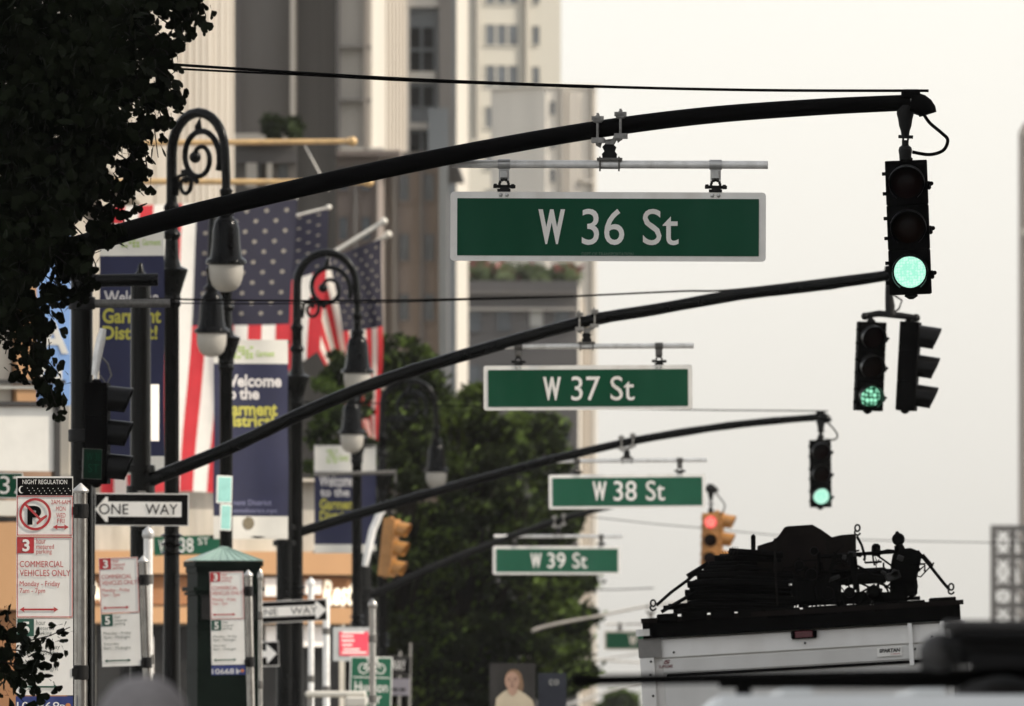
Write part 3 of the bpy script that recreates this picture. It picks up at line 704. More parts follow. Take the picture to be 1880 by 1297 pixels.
block('office_building', 'low pinkish brown building above the trees, right of the flags', 760, 560, 694, 282, 14, M['b_pink'], M['b_pink'],
      bands=[(692,694,300,640,M['b_pinkl'],.3),(600,612,300,1000,M['b_pinkl'],.25),(650,656,300,1000,M['b_brown'],.25)], wins=[([630,672],[330,420,510],16,44,1,M['win'])], cornice=[(282,10,.6)])
block('office_building', 'broad dull brown building with pale stripes, behind the rear flag', 900, 690, 806, 284, 40, M['b_pink'], M['b_slate'],
      bands=[(694,706,300,1100,M['b_pinkl'],.4),(720,728,300,1100,M['b_brown'],.3),(806,822,300,1100,M['b_glass'],.5),(770,776,300,1100,M['b_slate'],.3)],
      wins=[([742,788],[345,455,565],18,52,1,M['win'])], cornice=[(284,8,.5)])
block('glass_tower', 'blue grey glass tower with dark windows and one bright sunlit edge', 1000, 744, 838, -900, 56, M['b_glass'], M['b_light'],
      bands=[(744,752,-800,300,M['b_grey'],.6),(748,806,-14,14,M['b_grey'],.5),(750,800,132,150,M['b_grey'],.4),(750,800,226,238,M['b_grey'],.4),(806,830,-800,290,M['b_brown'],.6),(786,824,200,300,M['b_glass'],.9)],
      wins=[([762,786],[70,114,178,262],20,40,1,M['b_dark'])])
block('apartment_tower', 'beige brick apartment tower with wide triple windows against the sky', 1900, 838, 1030, -1200, 40, M['b_beige'], M['b_light'], base=0,
      wins=[([921],[-85,-10,66,141,217,293,369],62,40,3,M['win']),([984],[-85,-10,66,141,217,293],13,36,1,M['win']),([852],[66,141,217],8,36,1,M['win'])],
      bands=[(858,1030,-46,-42,M['b_grey'],.4),(858,1030,258,264,M['b_light'],.4),(872,876,-1000,260,M['b_light'],.4),(962,965,-1000,260,M['b_light'],.4)], turn=R(24))
block('apartment_tower', 'cream stepped tower on the far corner with a sunlit stone front', 1700, 1002, 1096, 158, 9, M['b_lit'], M['b_lit'], turn=R(22),
      bands=[(1028,1033,160,1500,M['b_grey'],.4),(1040,1060,170,1500,M['b_grey'],.25),(1084,1087,160,1500,M['b_grey'],.4),(1062,1084,330,336,M['b_grey'],.5)],
      wins=[([1050],[262,324,386,448,510],10,26,1,M['win']),([1014],[200,262,324,386,448],10,26,1,M['win'])], cornice=[(158,4,.25)])
block('office_building', 'slate grey building with a planted roof terrace and cream street edge', 1180, 830, 1062, 516, 180, M['b_slate'], M['b_light'],
      ribs=([(20,160,3,16,.12)], M['b_rib']), bands=[(832,1060,536,541,M['b_brown'],.5),(832,1060,566,570,M['b_grey'],.4)],
      wins=[([985],[585],26,34,1,M['win_lt']),([870,925,1032],[590,690,790],28,40,1,M['win']),([985],[690,790],26,40,1,M['win']),([880,960,1030],[1110,1190,1260],26,40,1,M['b_glass'])])
block('apartment_building', 'hazy tan building whose edge shows at the right border', 1500, 1880, 2300, 225, 24, M['b_tan'], M['b_tan'], bands=[(1874,1940,420,432,M['b_light'],.6),(1876,1940,240,250,M['b_grey'],.5)], wins=[([1900,1930],[270,330,390,460,520,580,640],14,26,1,M['win'])])
# open framed structure far right
P = at(1842, 1440, 1300); P.z = 0
o = thing('scaffold_tower', 'grey open framed tower with sky showing through its bays, far right', 'tower', P)
s = mpp(1300); top = at(1842, 966, 1300).z; mb = MB()
for x in (-18, 18, 44):
    for y in (0, 30): mb.box((x*s, y*s, top/2), (10*s, 9*s, top))
for k, py in enumerate((970, 1022, 1078, 1112, 1160, 1220, 1290)):
    z = at(1842, py, 1300).z
    for y in (0, 30): mb.box((13*s, y*s, z), (72*s, 7*s, 11*s))
for a_, b_ in ((970,1022),(1022,1078),(1078,1112),(1112,1160),(1160,1220),(1220,1290)):
    za, zb_ = at(1842, a_, 1300).z, at(1842, b_, 1300).z
    mb.tube([(-18*s, 15*s, za), (18*s, 15*s, zb_)], 1.2*s, 6); mb.tube([(18*s, 15*s, za), (-18*s, 15*s, zb_)], 1.2*s, 6); mb.tube([(18*s, 15*s, za), (44*s, 15*s, zb_)], 2.5*s, 6)
obj('frame', mb, mat('hazy_grey_steel', (.085,.08,.076), .7, var=.2, scale=.3), o, smooth=False)
mb = MB()
for py in (996, 1050, 1140, 1190, 1255):
    z = at(1842, py, 1300).z
    mb = MB()
    for k in range(10):
        a = 2*math.pi*k/10; mb.box((0 + 13*s*math.cos(a), 0, z + 22*s*math.sin(a)), (5*s, 3*s, 8*s))
    obj('bracing', mb, bpy.data.materials['hazy_grey_steel'], o, smooth=False)

# ------------------------------------------------------------------ shopfronts on the left pavement
def plate(o, name, x0, x1, z0, z1, y, th, m): mb = MB(); mb.box(((x0+x1)/2, y, (z0+z1)/2), (x1-x0, th, z1-z0)); return obj(name, mb, m, o, smooth=False)
Y = 412; s = mpp(Y); k = 1/math.cos(R(38)); P = at(655, 1440, Y); P.z = 0
o = thing('restaurant_building', 'orange corner restaurant with a lettered fascia and bright windows behind the poles', 'building', P, (0, 0, R(38)))
X = lambda px: (px - 655)*s*k
Z = lambda py: at(655, py, Y).z
M['b_stonew'] = bmat('rough_cream_stone', (.44,.41,.35), var=.35, scale=2.5, dirt_sheen=(.3,.28,.2))
plate(o, 'wall', X(-260), X(652), 0, Z(885), .5, .5, M['b_stonew'])
plate(o, 'roof', X(-262), X(654), Z(885), Z(880), 2.0, 4.2, M['b_cream'])
plate(o, 'upper_fascia', X(-255), X(650), Z(1056), Z(1014), .1, .5, M['b_orange'])
plate(o, 'sign_board', X(-255), X(646), Z(1112), Z(1060), .18, .3, M['b_orange2'])
plate(o, 'awning', X(-255), X(650), Z(1146), Z(1116), .06, .6, M['b_orange'])
plate(o, 'dark_reveal', X(-250), X(648), Z(1061), Z(1056), .22, .2, M['trim'])
M['glow'] = mat('lit_white_letters', (.8,.74,.6), .5, emit=(1,.86,.62), estr=.45)
mb = MB(); text(mb, 'Rest', X(594), X(648), Z(1112), Z(1066), .02, .03, shear=.12); 
mb.v = [p for p in mb.v]; obj('lettering', mb, M['glow'], o, smooth=False)
mb = MB(); text(mb, 'Bar', X(170), X(215), Z(1105), Z(1070), .02, .03); obj('lettering', mb, M['glow'], o, smooth=False)
M['shopglass'] = mat('shop_window_glass', (.018,.018,.018), .3, var=.5, scale=.8, spec=.08)
M['bright'] = mat('white_window_poster', (.85,.80,.74), .5, var=.06, scale=2)
for a, b in ((-240,-120),(-100,40),(60,180),(200,330),(350,470),(486,640)): plate(o, 'shop_window', X(a), X(b), .6, Z(1150), .24, .04, M['shopglass'])
for a, b, c, d in ((488,548,1150,1186),(556,596,1148,1188),(486,524,1062,1096),(560,590,1066,1092),(264,284,1170,1240)): plate(o, 'window_poster', X(a), X(b), Z(d), Z(c), .0, .03, M['bright'])

Y = 300; s = mpp(Y); P = at(128, 1440, Y); P.z = 0; k = 1/math.cos(R(20))
o = thing('shop_building', 'peach shop with blue lettered sign and grey blind at the left border', 'building', P, (0, 0, R(20)))
X = lambda px: (px - 128)*s*k
Z = lambda py: at(128, py, Y).z
plate(o, 'wall', X(-420), X(122), 0, Z(330), .5, .5, M['b_peach'])
plate(o, 'pilaster', X(26), X(62), Z(745), Z(400), .1, .4, M['b_orange'])
plate(o, 'pilaster', X(-40), X(22), Z(745), Z(430), .16, .3, M['b_cream'])
plate(o, 'sign_board', X(64), X(128), Z(745), Z(400), .12, .3, M['b_blue'])
mb = MB(); text(mb, 'A', X(66), X(124), Z(650), Z(590), -.04, .03); obj('lettering', mb, M['cloth_w'], o, smooth=False); mb = MB(); text(mb, 'N', X(70), X(112), Z(705), Z(668), -.04, .02); obj('lettering', mb, M['cloth_w'], o, smooth=False)
for py in (702, 742): plate(o, 'dark_rail', X(-300), X(112), Z(py+4), Z(py-4), -.12, .06, M['trim'])
for py in (712,): plate(o, 'pale_rail', X(-300), X(66), Z(py+3), Z(py-3), -.10, .05, M['cloth_w'])
plate(o, 'roller_blind', X(-300), X(94), Z(866), Z(748), -.05, .08, mat('grey_white_blind', (.62,.60,.55), .7, var=.05))
plate(o, 'blind_post', X(94), X(104), Z(880), Z(742), -.06, .12, M['trim'])
plate(o, 'lower_fascia', X(-300), X(118), Z(948), Z(920), -.05, .3, M['cloth_w'])
plate(o, 'dark_reveal', X(-300), X(118), Z(958), Z(950), 0.02, .3, M['trim'])
plate(o, 'lower_wall', X(-300), X(118), Z(1120), Z(960), .0, .4, M['b_orange'])
plate(o, 'shop_window', X(-300), X(118), .5, Z(1124), .06, .3, M['b_orange2'])

# added unseen east side blocks, sized and spaced to shade arm, truck and trees
block('office_building', 'unseen brown brick block added on the far right to shade the W 36 St arm', 40, 940 + 18.6/40*F, 940 + 45.0/40*F, -31000, 123, M['b_pink'], M['b_pink'])
block('office_building', 'unseen brown brick block added on the far right to shade the truck', 184, 940 + 19.1/184*F, 940 + 45.0/184*F, -6600, 42, M['b_pink'], M['b_pink'])
block('office_building', 'unseen brown brick block added on the far right to shade the avenue trees', 418, 940 + 20.6/418*F, 940 + 46.0/418*F, -1430, 150, M['b_pink'], M['b_pink'])

# ------------------------------------------------------------------ terrace planting on the slate grey building
M['leaf_far'] = mat('hazy_foliage', (.075,.10,.04), .7, var=.5, scale=.5, trans=.3)
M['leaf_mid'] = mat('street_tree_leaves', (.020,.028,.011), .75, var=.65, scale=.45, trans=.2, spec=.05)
M['leaf_lit'] = mat('sun_painted_leaves', (.095,.14,.032), .65, var=.5, scale=.6, trans=.3, spec=.08)  # sunlit copy of the tree leaves, sunlight put into the colour
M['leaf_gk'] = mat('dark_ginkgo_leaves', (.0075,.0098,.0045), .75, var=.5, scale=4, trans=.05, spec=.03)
M['bark'] = mat('dark_bark', (.012,.010,.008), .9, var=.4, scale=8, bump=.5, spec=.1)
M['flower'] = mat('red_flowers', (.20,.045,.04), .7, var=.4, scale=1)
def leaves(mb, blobs, n, size, rnd, mi_fn=None, flat=.5):
    """leaf clumps spread through ellipsoids (centre, radii); a few small bent leaf faces per clump"""
    wts = [b[1][0]*b[1][1]*b[1][2] for b in blobs]
    for k in range(n):
        c, r = rnd.choices(blobs, wts)[0]
        while True:
            q = Vector((rnd.uniform(-1,1), rnd.uniform(-1,1), rnd.uniform(-1,1)))
            if q.length <= 1 and rnd.random() < .25 + .75*q.length: break
        p = Vector(c) + Vector((q.x*r[0], q.y*r[1], q.z*r[2]))
        if noise.noise(p * (.16/size)) < -.30: continue
        n_ = Vector((rnd.gauss(0,1), rnd.gauss(0,1), rnd.gauss(0,1) + .8)).normalized()
        u = n_.orthogonal().normalized(); u.rotate(Matrix.Rotation(rnd.random()*6.28, 3, n_)); v = n_.cross(u)
        s_ = size * rnd.uniform(.55, 1.3); b = n_ * s_ * .25
        mb.add([p - u*s_, p - v*s_*.45 + b, p + u*s_ - b*.4, p + v*s_*.45 + b], [(0,1,2),(0,2,3)], mi_fn(p, rnd) if mi_fn else 0)
def small_plants(name, label, Y, px0, px1, py0, py1, n, size, m2, m1=None):
    P = at((px0+px1)/2, py1, Y); s = mpp(Y); rnd = random.Random(px0); mb = MB(); bl = []
    w_ = (px1-px0)*s; h_ = (py1-py0)*s
    for k in range(9): bl.append(((w_*(rnd.random()-.5)*.9, rnd.random()*2, h_*rnd.uniform(.2,.6)), (w_*.10, 1.2, h_*rnd.uniform(.25,.45))))
    leaves(mb, bl, n, size, rnd, lambda p, r: 1 if (p.z > h_*.45 and r.random() < .35) else 0)
    o = obj(name, mb, [m1 or M['leaf_far'], m2], None, P, smooth=False); return o
tag(small_plants('planter_shrub', 'terrace shrubs with red flowers above the slate wall, left clump', 1183, 838, 932, 478, 520, 700, .45, M['flower']), 'left clump of red flowering shrubs on the slate building terrace', 'shrub', 'shrubs on the roof terrace')
tag(small_plants('planter_shrub', '', 1183, 940, 1062, 484, 520, 800, .45, M['flower']), 'right clump of red flowering shrubs on the slate building terrace', 'shrub', 'shrubs on the roof terrace')
tag(small_plants('planter_shrub', '', 606, 486, 548, 206, 246, 500, .20, M['leaf_mid'], M['leaf_mid']), 'dark shrub on a ledge of the grey brown tower', 'shrub')

# ------------------------------------------------------------------ street trees down the avenue
def tree(label, Y, px, pyt, pyb, halfw, n, size, seed, lit=.2, trunk_w=.13):
    rnd = random.Random(seed); P = at(px, 1440, Y); P.z = 0; s = mpp(Y)
    o = thing('street_tree', label, 'tree', P, group='leafy trees along the left kerb')
    zt, zb = at(px, pyt, Y).z, at(px, pyb, Y).z; R_ = halfw*s; H = zt - zb; bl = []
    for k in range(110):
        a = rnd.random()*6.28; f = rnd.random()**1.05; prof = math.sin(math.pi*min(1, .30 + f*.64))**.55
        z = zb + H*(.04 + .93*f); rad = R_*prof*math.sqrt(rnd.random())*.95
        r = R_*rnd.uniform(.13,.34)*(1 - .3*f); bl.append(((rad*math.cos(a), rad*math.sin(a), z), (r*1.15, r*1.15, r*rnd.uniform(.5,.8))))
    mb = MB(); leaves(mb, bl, n, size, rnd, lambda p, r: 1 if noise.noise(p*.9 + Vector((seed*7,0,0))) > .12 and r.random() < lit*(.4 + 1.4*(p.z-zb)/H)*2.2 else 0)  # more sunlit-toned leaves higher up, painting sun onto the crown top
    for k in range(int(n*.16)):              # loose outer leaves and ragged twigs
        c, r = rnd.choice(bl); d = Vector((rnd.gauss(0,1), rnd.gauss(0,1), rnd.gauss(0,.9))).normalized(); p = Vector(c) + Vector((d.x*r[0], d.y*r[1], d.z*r[2]))*rnd.uniform(.9,1.5)
        n_ = Vector((rnd.gauss(0,1), rnd.gauss(0,1), rnd.gauss(0,1))).normalized(); u = n_.orthogonal().normalized(); v = n_.cross(u); q = size*rnd.uniform(.5,1.1)
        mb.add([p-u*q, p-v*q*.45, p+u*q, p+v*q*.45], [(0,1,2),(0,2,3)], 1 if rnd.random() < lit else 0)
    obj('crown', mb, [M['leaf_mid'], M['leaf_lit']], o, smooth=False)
    mb = MB(); mb.tube([(0,0,0),(.05,0,zb*.5),(0,0,zb+H*.25),(.05,.05,zb+H*.7)], [trunk_w, trunk_w*.8, trunk_w*.6, trunk_w*.2], 10)
    for k in range(16):
        c = bl[k][0]; z0 = zb + H*rnd.uniform(.0,.35); mb.tube([(0,0,z0), (c[0]*.5,c[1]*.5,(z0+c[2])/2+.1), c], [trunk_w*.4, trunk_w*.25, .02], 7)
    obj('trunk', mb, M['bark'], o)
    return o
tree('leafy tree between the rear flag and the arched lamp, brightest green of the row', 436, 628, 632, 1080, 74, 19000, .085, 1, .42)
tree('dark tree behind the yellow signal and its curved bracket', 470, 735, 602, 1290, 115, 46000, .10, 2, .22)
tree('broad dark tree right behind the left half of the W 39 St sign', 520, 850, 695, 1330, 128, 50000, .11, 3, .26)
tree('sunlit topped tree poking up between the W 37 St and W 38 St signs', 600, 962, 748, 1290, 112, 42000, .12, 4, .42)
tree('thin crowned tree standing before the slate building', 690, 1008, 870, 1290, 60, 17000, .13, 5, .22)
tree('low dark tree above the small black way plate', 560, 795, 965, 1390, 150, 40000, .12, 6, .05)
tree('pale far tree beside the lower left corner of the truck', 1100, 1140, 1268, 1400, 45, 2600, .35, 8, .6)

# ------------------------------------------------------------------ parking regulation signs
M['post'] = mat('galvanised_sign_post', (.34,.325,.30), .24, .75, var=.2, scale=20, dirt_sheen=(.14,.12,.10), dirt_sheen_amt=.5)
def regulation(label, Y, x0, x1, ytop, header, yaw, roll, number='102868'):
    s = mpp(Y) * (x1 - x0) / 102 / math.cos(yaw); u0 = 30; base = 1300
    P = at((x0+x1)/2, ytop, Y); ref = 878 if header else 984
    o = thing('parking_sign', label, 'parking sign', P, (0, roll, yaw), 'parking regulation signs on the left kerb')
    X = lambda px: (px - 81)*s
    Z = lambda py: (ref - py)*s
    def sheet_(name, a, b, c, d, y, m, par=None):
        mb = MB(); mb.box(((X(a)+X(b))/2, y, (Z(c)+Z(d))/2), (X(b)-X(a), .002, Z(c)-Z(d))); return obj(name, mb, m, par or o, smooth=False)
    def txt(lines, m, name='lettering', bold=.0):
        mb = MB()
        for (t, a, b, c, d) in lines: text(mb, t, X(a), X(b), Z(d), Z(c), -.0065, bold)
        return obj(name, mb, m, o, smooth=False)
    def frame_(a, b, c, d, m):
        mb = MB()
        for (p, q, r_, t_) in ((a, b, c, c+1.3), (a, b, d-1.3, d), (a, a+1.3, c+1.3, d-1.3), (b-1.3, b, c+1.3, d-1.3)):
            mb.box(((X(p)+X(q))/2, -.0045, (Z(r_)+Z(t_))/2), (X(q)-X(p), .002, Z(r_)-Z(t_)))
        return obj('red_border', mb, m, o, smooth=False)
    def arrow(a, b, c, m, hh=5, name='arrow', th=1.6):
        mb = MB(); mb.poly([(X(a), Z(c)), (X(a+9), Z(c-hh)), (X(a+7.5), Z(c-th)), (X(b-7.5), Z(c-th)), (X(b-9), Z(c-hh)), (X(b), Z(c)), (X(b-9), Z(c+hh)), (X(b-7.5), Z(c+th)), (X(a+7.5), Z(c+th)), (X(a+9), Z(c+hh))], -.0065)
        return obj(name, mb, m, o, smooth=False)
    Wm, Rm, Gm, K = M['paperwhite'], M['signred'], M['signgreen'], M['signblack']
    if header:
        sheet_('no_parking_plate', 30, 133, 876, 983, 0, Wm)
        sheet_('night_header', 32, 131.5, 879, 910, -.003, K)
        txt([('NIGHT REGULATION', 41, 122, 882, 890)], Wm, 'lettering', .0)
        mb = MB(); pts = [(X(39.5)+5.6*s*math.cos(R(a)), Z(900)+6.6*s*math.sin(R(a))) for a in range(60, 301, 20)] + [(X(41.2)+4.4*s*math.cos(R(a)), Z(900)+5.6*s*math.sin(R(a))) for a in range(285, 70, -20)]
        mb.poly(pts, -.0065)
        rnd = random.Random(4)
        for k in range(26):
            cx, cz, q = 50 + 3.1*k, 897 + (k % 3)*4.5 + rnd.random(), 1.0
            mb.poly([(X(cx)+ (1.2 if j % 2 == 0 else .5)*s*math.cos(j*.628), Z(cz)+(1.2 if j % 2 == 0 else .5)*s*math.sin(j*.628)) for j in range(10)], -.0065)
        obj('moon_and_stars', mb, Wm, o, smooth=False)
        frame_(31, 132, 911, 982, Rm)
        txt([('P', 50, 75, 929, 963)], K, 'parking_letter', .045)
        mb = MB(); mb.disc((X(64), Z(944)), 29*s, -.0072, 40, 0, 24.5*s)
        d_ = [(42, 925), (45, 922), (74, 951), (84, 945), (86, 948), (68, 963), (66, 960), (71, 954)]
        mb.poly([(X(a), Z(b)) for a, b in d_], -.0075); obj('broom_and_circle', mb, Rm, o, smooth=False)
        txt([('2AM-6AM', 93, 128, 918, 926), ('MON', 102, 119, 930, 938), ('WED', 102, 119, 942, 950), ('FRI', 104, 117, 952, 960)], Rm, bold=.0)
        arrow(96, 125, 967, Rm, 5)
    sheet_('metered_plate', 30, 133, 984, 1130, 0, Wm)
    frame_(31, 132, 985, 1129, Rm)
    sheet_('red_square', 32, 62, 985.5, 1014, -.003, Rm); txt([('3', 41, 54, 989, 1011)], Wm, 'numeral', .03)
    txt([('hour', 66, 83, 987, 997), ('metered', 66, 98, 998, 1006), ('parking', 66, 94, 1007, 1017), ('COMMERCIAL', 36, 115, 1028, 1039), ('VEHICLES ONLY', 36, 128, 1044, 1055), ('Monday - Friday', 36, 109, 1064, 1076), ('7am - 7pm', 36, 82, 1077, 1088)], Rm)
    arrow(36, 106, 1115, Rm, 5)
    sheet_('evening_plate', 30, 133, 1131, 1269, 0, Wm)
    sheet_('green_square', 32, 62, 1132, 1163, -.003, Gm); txt([('5', 41, 54, 1137, 1159)], Wm, 'numeral', .03)
    txt([('hour', 66, 83, 1134, 1143), ('metered', 66, 98, 1145, 1152), ('parking', 66, 94, 1154, 1163), ('Monday - Friday', 36, 109, 1178, 1188), ('7pm - Midnight', 36, 106, 1189, 1199), ('Saturday', 36, 76, 1206, 1215), ('8am - Midnight', 36, 106, 1217, 1227)], M['signgrey'])
    arrow(36, 106, 1254, Gm, 5)
    if number:
        sheet_('number_plate', 29, 133, 1271, 1300, 0, M['signblue'])
        txt([(number, 31, 108, 1281, 1297), ('P', 109, 118, 1286, 1297)], Wm, 'numeral', .0)
        mb = MB(); mb.disc((X(124), Z(1288)), 5*s, -.003, 12); obj('orange_mark', mb, M['orange_dot'], o, smooth=False)
    # post beside the plates
    px = 149; mb = MB(); mb.tube([(X(px), .05, Z(1000) - 6), (X(px), .05, Z((905 if header else 1000)))], 12*s, 16); obj('post', mb, M['post'], o)
    mb = MB(); zt = Z(905 if header else 1000); mb.lathe([(13.5*s, 0), (15*s, .012), (14*s, .02), (.004, .06)], (X(px), .05, zt), seg=16); obj('post_cap', mb, M['galv'], o)
    for py in ((938, 1228) if header else (1045, 1262)):
        mb = MB(); mb.lathe([(12.6*s, -.045), (14*s, -.04), (14*s, .04), (12.6*s, .045)], (X(px), .05, Z(py)), seg=16); mb.box((X(px)-13*s, .02, Z(py)), (10*s, .05, .05)); obj('clamp', mb, M['iron'], o)
    return o
M['signgrey'] = mat('regulation_grey_print', (.13,.145,.13), .6)
regulation('tall parking sign topped by a black night regulation panel, nearest on the left', 175, 30, 133, 877, True, R(9), 0)
regulation('parking sign half behind the dark pole, starting with a red 3 panel', 233, 181, 252, 1024, False, R(6), R(-2), None)
regulation('leaning parking sign in front of the green kiosk', 249, 385, 446, 1050, False, R(4), R(-1.2), '106681')

# ------------------------------------------------------------------ one way signs and other plates
def oneway(label, Y, x0, x1, yt, yb, left, roll, yaw, txt, group='one way signs', hd=.71):
    s = mpp(Y); cx = (x0+x1)/2; P = at(cx, (yt+yb)/2, Y); w_, h_ = (x1-x0)*s, (yb-yt)*s
    o = thing('one_way_sign', label, 'one way sign', P, (0, roll, yaw), group)
    mb = MB(); mb.box((0, .004, 0), (w_, .006, h_)); obj('rim', mb, M['signwhite'], o, smooth=False)
    mb = MB(); mb.box((0, -.001, 0), (w_*.975, .003, h_*.93)); obj('panel', mb, M['signblack'], o, smooth=False)
    d = 1 if left else -1; a = w_/2
    pts = [(-a*(.985 if hd > .5 else .86), 0), (-a*(hd+.05), h_*.38), (-a*hd, h_*.38), (-a*hd, h_*.24 if hd > .5 else h_*.13), (a*.84, h_*.24 if hd > .5 else h_*.13), (a*.84, -h_*.22 if hd > .5 else -h_*.13), (-a*hd, -h_*.22 if hd > .5 else -h_*.13), (-a*hd, -h_*.38), (-a*(hd+.05), -h_*.38)]
    mb = MB(); mb.poly([(x*d, z) for x, z in pts], -.005); obj('arrow', mb, M['signwhite'], o, smooth=False)
    mb = MB()
    if txt:
        if left: text(mb, 'ONE', -a*.90, -a*.28, -h_*.15, h_*.17, -.008, .0); text(mb, 'WAY', a*.08, a*.76, -h_*.15, h_*.17, -.008, .0)
        else: text(mb, 'ONE', -a*.80, -a*.22, -h_*.15, h_*.17, -.008, .0); text(mb, 'WAY', a*.10, a*.76, -h_*.15, h_*.17, -.008, .0)
        obj('lettering', mb, M['signblack'], o, smooth=False)
    mb = MB(); mb.box((0, .03, h_*.5), (w_*.10, .05, h_*.14), bev=.01); mb.box((0, .03, -h_*.48), (w_*.08, .05, h_*.12), bev=.01); obj('strap', mb, M['galv_dark'], o)
    return o
oneway('one way sign with its arrow pointing left, on the dark pole by the parking signs', 243, 173, 347, 906, 966, True, R(.4), R(2), True)
oneway('tilted one way sign with its arrow pointing right, on the black pole', 320, 452, 601, 1103, 1143, False, R(-2.6), R(-4), True)
oneway('small black plate with a bare white arrow, below the tilted one way sign', 316, 462, 512, 1178, 1224, False, R(-2), R(-6), False, hd=.1)

def plain_sign(name, label, cat, Y, x0, x1, yt, yb, bg_, yaw, roll, texts=(), rim=None, rimw=3, posts=(), group=None, th=.012):
    s = mpp(Y); cx = (x0+x1)/2; P = at(cx, yb, Y); k = 1/math.cos(yaw)
    o = thing(name, label, cat, P, (0, roll, yaw), group)
    X = lambda px: (px-cx)*s*k
    Z = lambda py: (yb-py)*s
    mb = MB(); mb.box((0, th/2, Z((yt+yb)/2)), (X(x1)-X(x0), th, Z(yt))); obj('panel', mb, rim or bg_, o, smooth=False)
    if rim: mb = MB(); mb.box((0, -.001, Z((yt+yb)/2)), (X(x1)-X(x0)-2*rimw*s, .004, Z(yt)-2*rimw*s)); obj('field', mb, bg_, o, smooth=False)
    for (t, a, b, c, d, m) in texts:
        mb = MB(); text(mb, t, X(a), X(b), Z(d), Z(c), -.007, .0); obj('lettering', mb, m, o, smooth=False)
    for (px, w_, top) in posts:
        mb = MB(); mb.tube([(X(px), .06, -P.z + .1), (X(px), .06, Z(top))], w_*s/2, 12); obj('post', mb, M['post'], o)
    return o, X, Z, s
M['greendim'] = mat('dull_dark_green_sign', (.006,.03,.016), .6, var=.3, scale=12, spec=.1)
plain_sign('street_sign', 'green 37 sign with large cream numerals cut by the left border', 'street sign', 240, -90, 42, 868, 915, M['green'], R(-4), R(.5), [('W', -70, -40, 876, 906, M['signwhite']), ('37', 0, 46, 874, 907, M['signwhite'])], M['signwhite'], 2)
plain_sign('street_sign', 'small green cross street sign turned almost edge on beside the nearest dark pole', 'street sign', 210, 152, 186, 824, 880, M['greendim'], R(40), R(2), [('W 36', 157, 182, 832, 846, M['green']), ('ST', 160, 180, 852, 868, M['green'])], M['galv_dark'], 1.2)
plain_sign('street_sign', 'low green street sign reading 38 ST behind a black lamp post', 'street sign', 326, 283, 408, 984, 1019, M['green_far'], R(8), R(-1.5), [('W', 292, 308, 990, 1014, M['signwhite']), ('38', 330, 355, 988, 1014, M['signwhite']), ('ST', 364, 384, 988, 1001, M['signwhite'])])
plain_sign('parking_plate', 'blank white plate glaring in the sun behind the dark pole', 'sign', 247, 264, 292, 706, 810, M['bright'], R(42), R(0))
M['cyan'] = mat('pale_cyan_sign', (.22,.46,.41), .5, var=.15, scale=9)
plain_sign('street_sign', 'upper sunlit pale cyan plate on the crook lamp post', 'street sign', 292, 398, 425, 874, 924, M['cyan'], R(38), R(2), (), M['bright'], 2, group='cyan plates on the lamp post')
plain_sign('street_sign', 'lower narrow pale cyan plate on the crook lamp post', 'street sign', 292.4, 404, 424, 926, 974, M['cyan'], R(38), R(2), (), M['bright'], 2, group='cyan plates on the lamp post')
M['redlit'] = mat('bright_red_notice', (.75,.05,.09), .5, var=.12, scale=6)
o, X, Z, s = plain_sign('notice_board', 'red notice with white print on a rounded grey board', 'notice', 340, 612, 682, 1152, 1214, mat('pale_grey_board', (.36,.37,.36), .6), R(22), R(0))
plate(o, 'red_notice', X(623), X(676), Z(1204), Z(1160), -.006, .006, M['redlit'])
mb = MB()
for (a, b, c) in ((628,668,1163),(626,648,1170),(627,650,1178),(628,646,1186),(630,660,1194),(627,672,1200)):
    mb.add([(X(a),-.011,Z(c)),(X(b),-.011,Z(c)),(X(b),-.011,Z(c-3)),(X(a),-.011,Z(c-3))], [(0,1,2,3)])
obj('print_lines', mb, M['bright'], o, smooth=False)
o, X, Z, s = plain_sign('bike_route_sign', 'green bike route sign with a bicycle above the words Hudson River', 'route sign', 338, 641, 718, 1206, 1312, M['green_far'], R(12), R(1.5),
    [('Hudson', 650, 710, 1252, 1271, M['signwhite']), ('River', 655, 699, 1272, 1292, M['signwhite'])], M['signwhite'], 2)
mb = MB()
for cx in (665, 696): mb.disc((X(cx), Z(1228)), 9.5*s, -.007, 24, 0, 7.8*s)
L_ = lambda a, b: mb.tube([(X(a[0]), -.006, Z(a[1])), (X(b[0]), -.006, Z(b[1]))], 1.0*s, 6)
for a, b in (((665,1228),(675,1214)),((675,1214),(690,1214)),((690,1214),(680,1228)),((680,1228),(674,1212)),((680,1228),(665,1228)),((696,1228),(688,1210)),((684,1209),(692,1209)),((670,1211),(678,1211))): L_(a, b)
mb.add([(X(646),-.007,Z(1245)),(X(713),-.007,Z(1245)),(X(713),-.007,Z(1243.6)),(X(646),-.007,Z(1243.6))], [(0,1,2,3)]); obj('bicycle_symbol', mb, M['signwhite'], o, smooth=False)
plain_sign('one_way_plate', 'dim black plate with the end of the word way, right of the bike sign', 'sign', 410, 712, 754, 1205, 1240, M['signblack'], R(0), R(1), [('WAY', 716, 744, 1212, 1232, M['signwhite'])], M['galv_dark'], 2)
plain_sign('parking_plate', 'dim grey plate hanging below the small black way plate', 'sign', 410, 714, 752, 1246, 1277, mat('dull_mauve_plate', (.24,.22,.24), .6), R(0), R(1), [('--', 720, 744, 1264, 1269, M['signblack'])], posts=((733,6,1196),(752,5,1180)))
